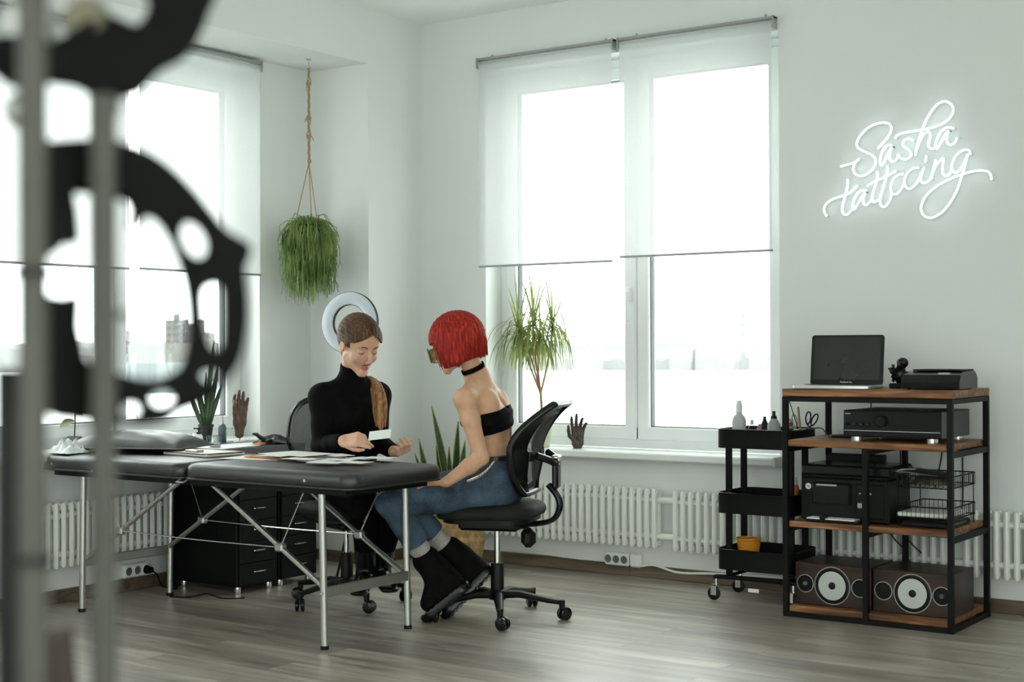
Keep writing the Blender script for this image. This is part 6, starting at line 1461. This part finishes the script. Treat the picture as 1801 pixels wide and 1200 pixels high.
rt = mannequin('hand_sculpture', 'carved wooden jointed hand on a thin stem beside the left window', wr, (vu+vr*0.03), -vd+vr*0.5, 1.0, pm('dark_carved_wood', '#4a3426', 0.45, var=0.25, scale=18, col2='#6b5240'), (0.05, 0.15, 0.2), 0.09, -1, ((0.02, 0.35, 0.5), (0.05, 0.1, 0.2), (0.0, 0.05, 0.05), (0.1, 0.3, 0.3)), stem={'base': hb}, thumb=(0.3, 0.1))
m = MB(); m.cyl(hb, wr-V(0, 0, 0.03), 0.0035, n=8); m.build('stem', M['greymetal'], rt)
m = MB(); m.lathe([(0, 0), (0.03, 0), (0.03, 0.005), (0, 0.006)], Matrix.Translation(hb), 20); m.build('base', M['paper'], rt)

# ------------------------------------------------------------------ ring light behind the woman in black
def ring_light():
    c = at(615, 568, 6.93); root = thing('ring_light', 'switched off white ring light on a stand behind the ponytailed woman', 'ring light', (c.x, c.y, 0)); ax = (-vd*0.93+vr*-0.36+vu*0.05).normalized(); Fm = frame(c, ax, vu)
    prof = [(0.088, -0.006), (0.088, 0.006), (0.095, 0.010), (0.138, 0.010), (0.145, 0.006), (0.145, -0.006), (0.138, -0.008), (0.095, -0.008)]
    m = MB(); m.lathe(prof, Fm, 72, closed=True); ring = m.build('diffuser_ring', pm('milky_acrylic', (0.56, 0.60, 0.66), 0.25, var=0.02), root)
    m = MB(); m.lathe([(0.1445, -0.012), (0.1475, -0.012), (0.1475, 0.004), (0.1445, 0.004)], Fm, 72, closed=True); m.lathe([(0.085, -0.012), (0.088, -0.012), (0.088, 0.004), (0.085, 0.004)], Fm, 72, closed=True); m.build('dark_rim', M['black'], ring)
    m = MB(); b_ = c-vu*0.146; m.tube([b_, V(c.x, c.y, b_.z-0.03), V(c.x, c.y, 0.25)], 0.008, 10); m.build('stand_pole', M['black'], root)
    for k in range(3):
        a = 2*PI*k/3+0.5; m = MB(); m.tube([(c.x, c.y, 0.30), (c.x+math.cos(a)*0.10, c.y+math.sin(a)*0.10, 0.006)], 0.006, 8); m.build('stand_leg', M['black'], root)
ring_light()

# ================================================================== OUT OF FOCUS CHAINRING STAND IN THE FOREGROUND
def foreground():
    D0 = 1.0; P = lambda px, py, d=D0: at(px, py, d)
    th = math.radians(36); ux = (vr*math.cos(th)+vd*math.sin(th)).normalized(); O = P(225, 498); sc_ = D0/FPX
    Fm = Matrix(((ux.x, vu.x, 0, O.x), (ux.y, vu.y, 0, O.y), (ux.z, vu.z, 0, O.z), (0, 0, 0, 1))); nz = ux.cross(vu); Fm.col[2][:3] = nz
    uv = lambda px, py: ((px-225)*sc_/math.cos(th), -(py-498)*sc_)
    def plate(name, outer, holes, mat, root, thick, off=0.0):
        cu = bpy.data.curves.new(name, 'CURVE'); cu.dimensions = '2D'; cu.fill_mode = 'BOTH'; cu.extrude = thick; cu.bevel_depth = 0.0008
        for poly in [outer]+holes:
            pts = smooth_path([V(*uv(*p), 0) for p in poly], 3, closed=True); sp = cu.splines.new('POLY'); sp.points.add(len(pts)-1); sp.use_cyclic_u = True
            for q, p in zip(sp.points, pts): q.co = (p.x, p.y, 0, 1)
        o = bpy.data.objects.new(name, cu); me = bpy.data.meshes.new_from_object(o); bpy.data.objects.remove(o); me.transform(wm(root).inverted() @ Fm @ Matrix.Translation((0, 0, off))); me.materials.clear(); me.materials.append(mat)
        o2 = bpy.data.objects.new(name, me); COL.objects.link(o2); o2.parent = root; return o2
    ell = lambda cx, cy, rx, ry, rot=0: [(cx+rx*math.cos(a)*math.cos(rot)-ry*math.sin(a)*math.sin(rot), cy+rx*math.cos(a)*math.sin(rot)+ry*math.sin(a)*math.cos(rot)) for a in [2*PI*k/12 for k in range(12)]]
    p1 = P(55, 600); root = thing('chainring_stand', 'large blurred black toothed ring clamped on grey metal poles close to the camera', 'chainring stand', (p1.x, p1.y, 0))
    outer = [(75,262),(110,250),(160,243),(205,243),(250,255),(290,280),(330,320),(365,365),(392,397),(427,418),(430,440),(421,465),(425,520),(425,570),(415,630),(396,670),(372,700),(340,722),(305,735),(285,752),(240,757),(200,752),(150,745),(100,735),(82,700),(92,640),(80,600),(74,500),(72,400),(72,320)]
    outer = [(x-(17 if x > 225 else 0)*(x-225)/200+(22*(225-x)/150 if x < 225 else 0), y+(8*(498-y)/250)) for x, y in outer]
    main = [(128,345),(160,340),(225,350),(229,396),(240,396),(248,379),(263,376),(280,392),(298,428),(311,470),(319,510),(323,560),(322,610),(312,655),(295,672),(268,682),(240,679),(212,670),(170,655),(150,620),(148,570),(148,525),(128,528),(100,522),(88,500),(92,465),(122,435),(120,385)]
    MB_ring = pm('matte_black_anodised', (0.004, 0.0045, 0.004), 0.7, spec=0.1)
    main = [(225+(x-225)*0.95, 505+(y-505)*(0.93 if y > 505 else 0.97)) for x, y in main]
    plate('chainring', outer, [main, ell(325,418,21,35,-0.35), [(337,510),(347,498),(362,496),(372,504),(374,535),(374,580),(370,612),(352,616),(342,590),(337,545)], ell(350,664,17,12), ell(276,703,20,15), ell(228,722,16,14)], MB_ring, root, 0.002)
    plate('crank_plate', [(238,-40),(345,-40),(338,10),(322,58),(300,95),(262,125),(236,163),(216,172),(182,182),(150,165),(105,163),(62,175),(30,145),(26,105),(60,92),(108,96),(150,62),(178,40),(200,40),(225,50),(245,35),(255,0)], [], MB_ring, root, 0.003, 0.006)
    m = MB(); c = P(152, 34, 0.985); m.lathe([(0, -0.01), (0.0145, -0.01), (0.016, 0.0), (0.013, 0.008), (0, 0.009)], frame(c, -vd), 24); m.build('axle_nut', pm('olive_grey_metal', '#6f6b58', 0.4, 0.6), root)
    m = MB(); c = P(55, 55, 0.99); F2 = frame(c, -vd, vr); m.box(-0.016, 0.016, -0.018, 0.018, -0.012, 0.01, M=F2, ch=0.004); m.build('clamp_block', M['greymetal'], root)
    m = MB(); c = P(40, 195, 0.99); m.ell(c, 0.013); m.build('clamp_knob', M['greymetal'], root)
    g = pm('satin_grey_steel', '#4a4942', 0.55, 0.2, var=0.06)
    def pole(px, r_, d, nm, top=-60, taper=None):
        a_ = P(px, 600, d); m = MB(); zt = a_.z+(610-top)*d/FPX; m.cyl((a_.x, a_.y, 0.012), (a_.x, a_.y, zt), r_, n=24); return m.build(nm, g, root), a_
    pl, a1 = pole(58, 0.0092, 0.90, 'pole'); pl2, a2 = pole(182, 0.0088, 0.975, 'pole', top=178)
    m = MB(); a3 = P(14, 600, 1.05); m.cyl((a3.x, a3.y, 0.012), (a3.x, a3.y, a3.z-0.02), 0.0085, n=20); m.build('black_tube', M['black'], root)
    for py in (480, 985): m = MB(); q = P(58, py, 0.9); m.cyl((a1.x, a1.y, q.z-0.003), (a1.x, a1.y, q.z+0.003), 0.0115, n=24); m.build('pole_joint', M['black'], root)
    for (x0, y0, x1, y1, r_) in ((95, 300, 118, 420, 0.009), (100, 540, 128, 690, 0.011)): m = MB(); m.tube(smooth_path([P(x0, y0, 1.02), P((x0+x1)/2+6, (y0+y1)/2, 1.03), P(x1, y1, 1.02)]), r_, 10); m.build('spoke_arm', M['black'], root)
    m = MB(); m.tube(smooth_path([P(186, 560, 0.99), P(210, 553, 0.99), P(228, 560, 0.99), P(243, 572, 0.99)]), [0.0035, 0.003, 0.0008], 8); m.build('cable_hook', M['greymetal'], root)
    m = MB(); cxx = (a1+a2)/2; m.box(-0.12, 0.12, -0.10, 0.10, 0.0, 0.012, M=rotz((cxx.x, cxx.y, 0), YAW), ch=0.004); m.build('foot_plate', M['black'], root)
    for (a_, b_) in ((P(184, 188, 0.985), P(184, 168, 1.0)),): m = MB(); m.tube([a_, b_], 0.010, 12); m.build('clamp_collar', M['black'], root)
    m = MB(); m.tube([P(100, 1110, 1.12), P(118, 1300, 1.12)], 0.012, 10); m.build('brown_strut', pm('brown_rubber', '#33251f', 0.6), root)
foreground()

# ================================================================== OUTSIDE
def om(name, c, var=0.1, scale=0.05): return pm(name, c, 0.9, var=var, scale=scale, spec=0.1)
gz = -14.0
m = MB(); m.add([(-3000, -2500, gz), (2500, -2500, gz), (2500, 3500, gz), (-3000, 3500, gz)], [(0, 1, 2, 3)]); S(m.build('ground_outside', om('pale_river_ice', (0.78, 0.80, 0.79), 0.04, 0.004), smooth=0, origin='world'))
def building(label, px0, px1, ytop, dist, mat, name='building', win=True, group=None, ybase=None):
    a_ = at(px0, 610, dist); b_ = at(px1, 610, dist); zt = 1.1-(ytop-610.4)*dist/FPX; wd = (b_-a_).length; dirx = (b_-a_).normalized(); root_loc = ((a_+b_)/2).xy.to_3d(); root_loc.z = gz
    ang = math.atan2(dirx.y, dirx.x); root = thing(name, label, 'building', root_loc, ang, group); dp = wd*0.6
    MB().box(-wd/2, wd/2, 0, dp, 0, zt-gz).build('walls', mat, root, world=False, smooth=0)
    if win:
        wm_ = om('window_band', (0.085, 0.09, 0.095)); n = max(2, int((zt-gz)/3.2)); m = MB()
        for i in range(n):
            z = 1.5+i*3.2
            for k in range(max(2, int(wd/4))): x = -wd/2+wd*(k+0.5)/max(2, int(wd/4)); m.box(x-0.8, x+0.8, -0.15, 0, z, z+1.5)
        m.build('windows', wm_, root, world=False, smooth=0)
    return root
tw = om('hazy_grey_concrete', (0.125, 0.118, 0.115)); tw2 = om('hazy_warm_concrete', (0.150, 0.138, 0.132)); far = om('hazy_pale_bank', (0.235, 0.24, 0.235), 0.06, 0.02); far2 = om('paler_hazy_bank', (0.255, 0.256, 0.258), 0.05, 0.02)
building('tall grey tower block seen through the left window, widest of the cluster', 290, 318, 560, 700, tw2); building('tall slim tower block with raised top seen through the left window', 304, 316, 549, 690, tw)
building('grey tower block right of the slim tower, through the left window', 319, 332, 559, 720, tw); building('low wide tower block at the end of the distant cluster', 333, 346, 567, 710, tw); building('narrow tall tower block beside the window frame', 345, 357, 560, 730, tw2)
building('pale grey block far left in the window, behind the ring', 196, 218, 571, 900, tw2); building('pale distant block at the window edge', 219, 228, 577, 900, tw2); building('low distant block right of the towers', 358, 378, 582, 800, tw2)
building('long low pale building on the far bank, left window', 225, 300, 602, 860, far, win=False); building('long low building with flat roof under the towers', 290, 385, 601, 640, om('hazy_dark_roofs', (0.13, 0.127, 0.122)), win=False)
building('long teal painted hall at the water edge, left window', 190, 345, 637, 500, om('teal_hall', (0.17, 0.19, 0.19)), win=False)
# far bank across the right window, low hills as one body of land
def bank(name, px0, px1, dist, ytops, mat, depth=120):
    n = len(ytops); vs = []; F = []
    for i, yt in enumerate(ytops):
        px = px0+(px1-px0)*i/(n-1); a_ = at(px, 610, dist); b_ = at(px, 610, dist+depth); z = 1.1-(yt-610.4)*dist/FPX; vs += [(a_.x, a_.y, gz), (a_.x, a_.y, z-4), (b_.x, b_.y, z), (b_.x, b_.y, gz)]
    for i in range(n-1):
        for k in range(3): F.append((4*i+k, 4*i+4+k, 4*i+5+k, 4*i+1+k))
    o = MB().add(vs, F).build(name, mat, smooth=60, origin='world'); return S(o)
r_ = random.Random(9)
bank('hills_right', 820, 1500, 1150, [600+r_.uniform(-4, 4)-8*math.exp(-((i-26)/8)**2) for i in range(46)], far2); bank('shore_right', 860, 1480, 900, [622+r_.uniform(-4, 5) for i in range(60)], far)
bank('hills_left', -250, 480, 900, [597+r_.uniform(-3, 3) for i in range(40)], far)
root_c = at(1307, 610, 880); t_ = thing('chimney', 'tall striped factory chimney across the river, right window', 'chimney', (root_c.x, root_c.y, gz)); zt = 1.1+(610.4-530)*880/FPX
m = MB(); m.cyl((root_c.x, root_c.y, gz), (root_c.x, root_c.y, zt), 2.0, 1.1, n=20); ch = m.build('shaft', om('white_chimney', (0.30, 0.305, 0.305)), t_)
for k, yp in enumerate((531, 551, 568, 583)):
    z1 = 1.1+(610.4-yp)*880/FPX; m = MB(); m.cyl((root_c.x, root_c.y, z1-3.2), (root_c.x, root_c.y, z1), 1.55+k*0.12, n=20); m.build('grey_band', om('grey_band', (0.19, 0.19, 0.19)), ch)
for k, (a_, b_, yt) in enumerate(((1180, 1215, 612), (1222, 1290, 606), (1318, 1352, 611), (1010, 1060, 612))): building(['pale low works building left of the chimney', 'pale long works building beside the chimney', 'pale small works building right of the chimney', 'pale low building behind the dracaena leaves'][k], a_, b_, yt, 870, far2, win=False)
# bare trees near the building
def tree_mesh(seed, H_, mat, name, label, loc, spread=1.0, group=None):
    r_ = random.Random(seed); m = MB()
    def br(p, d_, L_, r0, lev):
        n = 4; pts = [p.copy()]
        for i in range(n): d_ = (d_+V(r_.uniform(-.18, .18), r_.uniform(-.18, .18), r_.uniform(-.02, .14))).normalized(); p = p+d_*L_/n; pts.append(p.copy())
        m.tube(pts, [r0, r0*0.5], 5 if lev < 2 else 3, caps=False)
        if lev >= 4: return
        for k in range(5 if lev < 3 else 4):
            q = pts[r_.randint(1, n)]; a = r_.uniform(0, 2*PI); dd = (d_+V(math.cos(a), math.sin(a), r_.uniform(0.1, 0.7))*0.75*spread).normalized(); br(q, dd, L_*r_.uniform(0.5, 0.72), r0*0.5, lev+1)
    br(V(0, 0, 0), V(0, 0, 1), H_*0.42, H_*0.012, 0)
    o = m.build(name, mat, smooth=0, origin='world'); o.location = loc; return tag(o, label, 'tree', group)
bk = om('bare_winter_bark', (0.045, 0.040, 0.034)); bk2 = om('haze_paled_bark', (0.14, 0.13, 0.12))  # second bark is lighter: the haze over the trees is put into its colour
protoA = None
for i, (px, dist, top, sd) in enumerate(((215, 46, 690, 1), (255, 52, 684, 2), (295, 44, 692, 3), (330, 50, 688, 1), (372, 50, 694, 2), (395, 60, 690, 3))):
    b_ = at(px, 610, dist); zt = 1.1-(top-610.4)*dist/FPX; Hh = (zt-gz)*1.0
    g = 'bare trees below the left window'
    if i < 3: o = tree_mesh(40+i, 12.0, bk, 'bare_tree', 'bare leafless tree below the left bay window', (b_.x, b_.y, gz), 1.1, g); protoA = (protoA or [])+[o]; sc0 = o
    else: o = protoA[i % 3].copy(); COL.objects.link(o); o.location = (b_.x, b_.y, gz)
    zz = max(v.co.z for v in protoA[i % 3].data.vertices); s_ = Hh/zz; o.scale = (s_, s_, s_); o.rotation_euler = (0, 0, i*1.7)
for i, (px, dist, top) in enumerate(((1010, 60, 700), (1050, 66, 706), (1215, 70, 712))):
    b_ = at(px, 610, dist); zt = 1.1-(top-610.4)*dist/FPX; o = protoA[i].copy(); o.data = protoA[i].data.copy(); o.data.materials.clear(); o.data.materials.append(bk2); COL.objects.link(o); o.location = (b_.x, b_.y, gz)
    zz = max(v.co.z for v in o.data.vertices); s_ = (zt-gz)/zz; o.scale = (s_, s_, s_); tag(o, 'haze paled bare leafless tree below the right window', 'tree', 'bare trees below the right window')
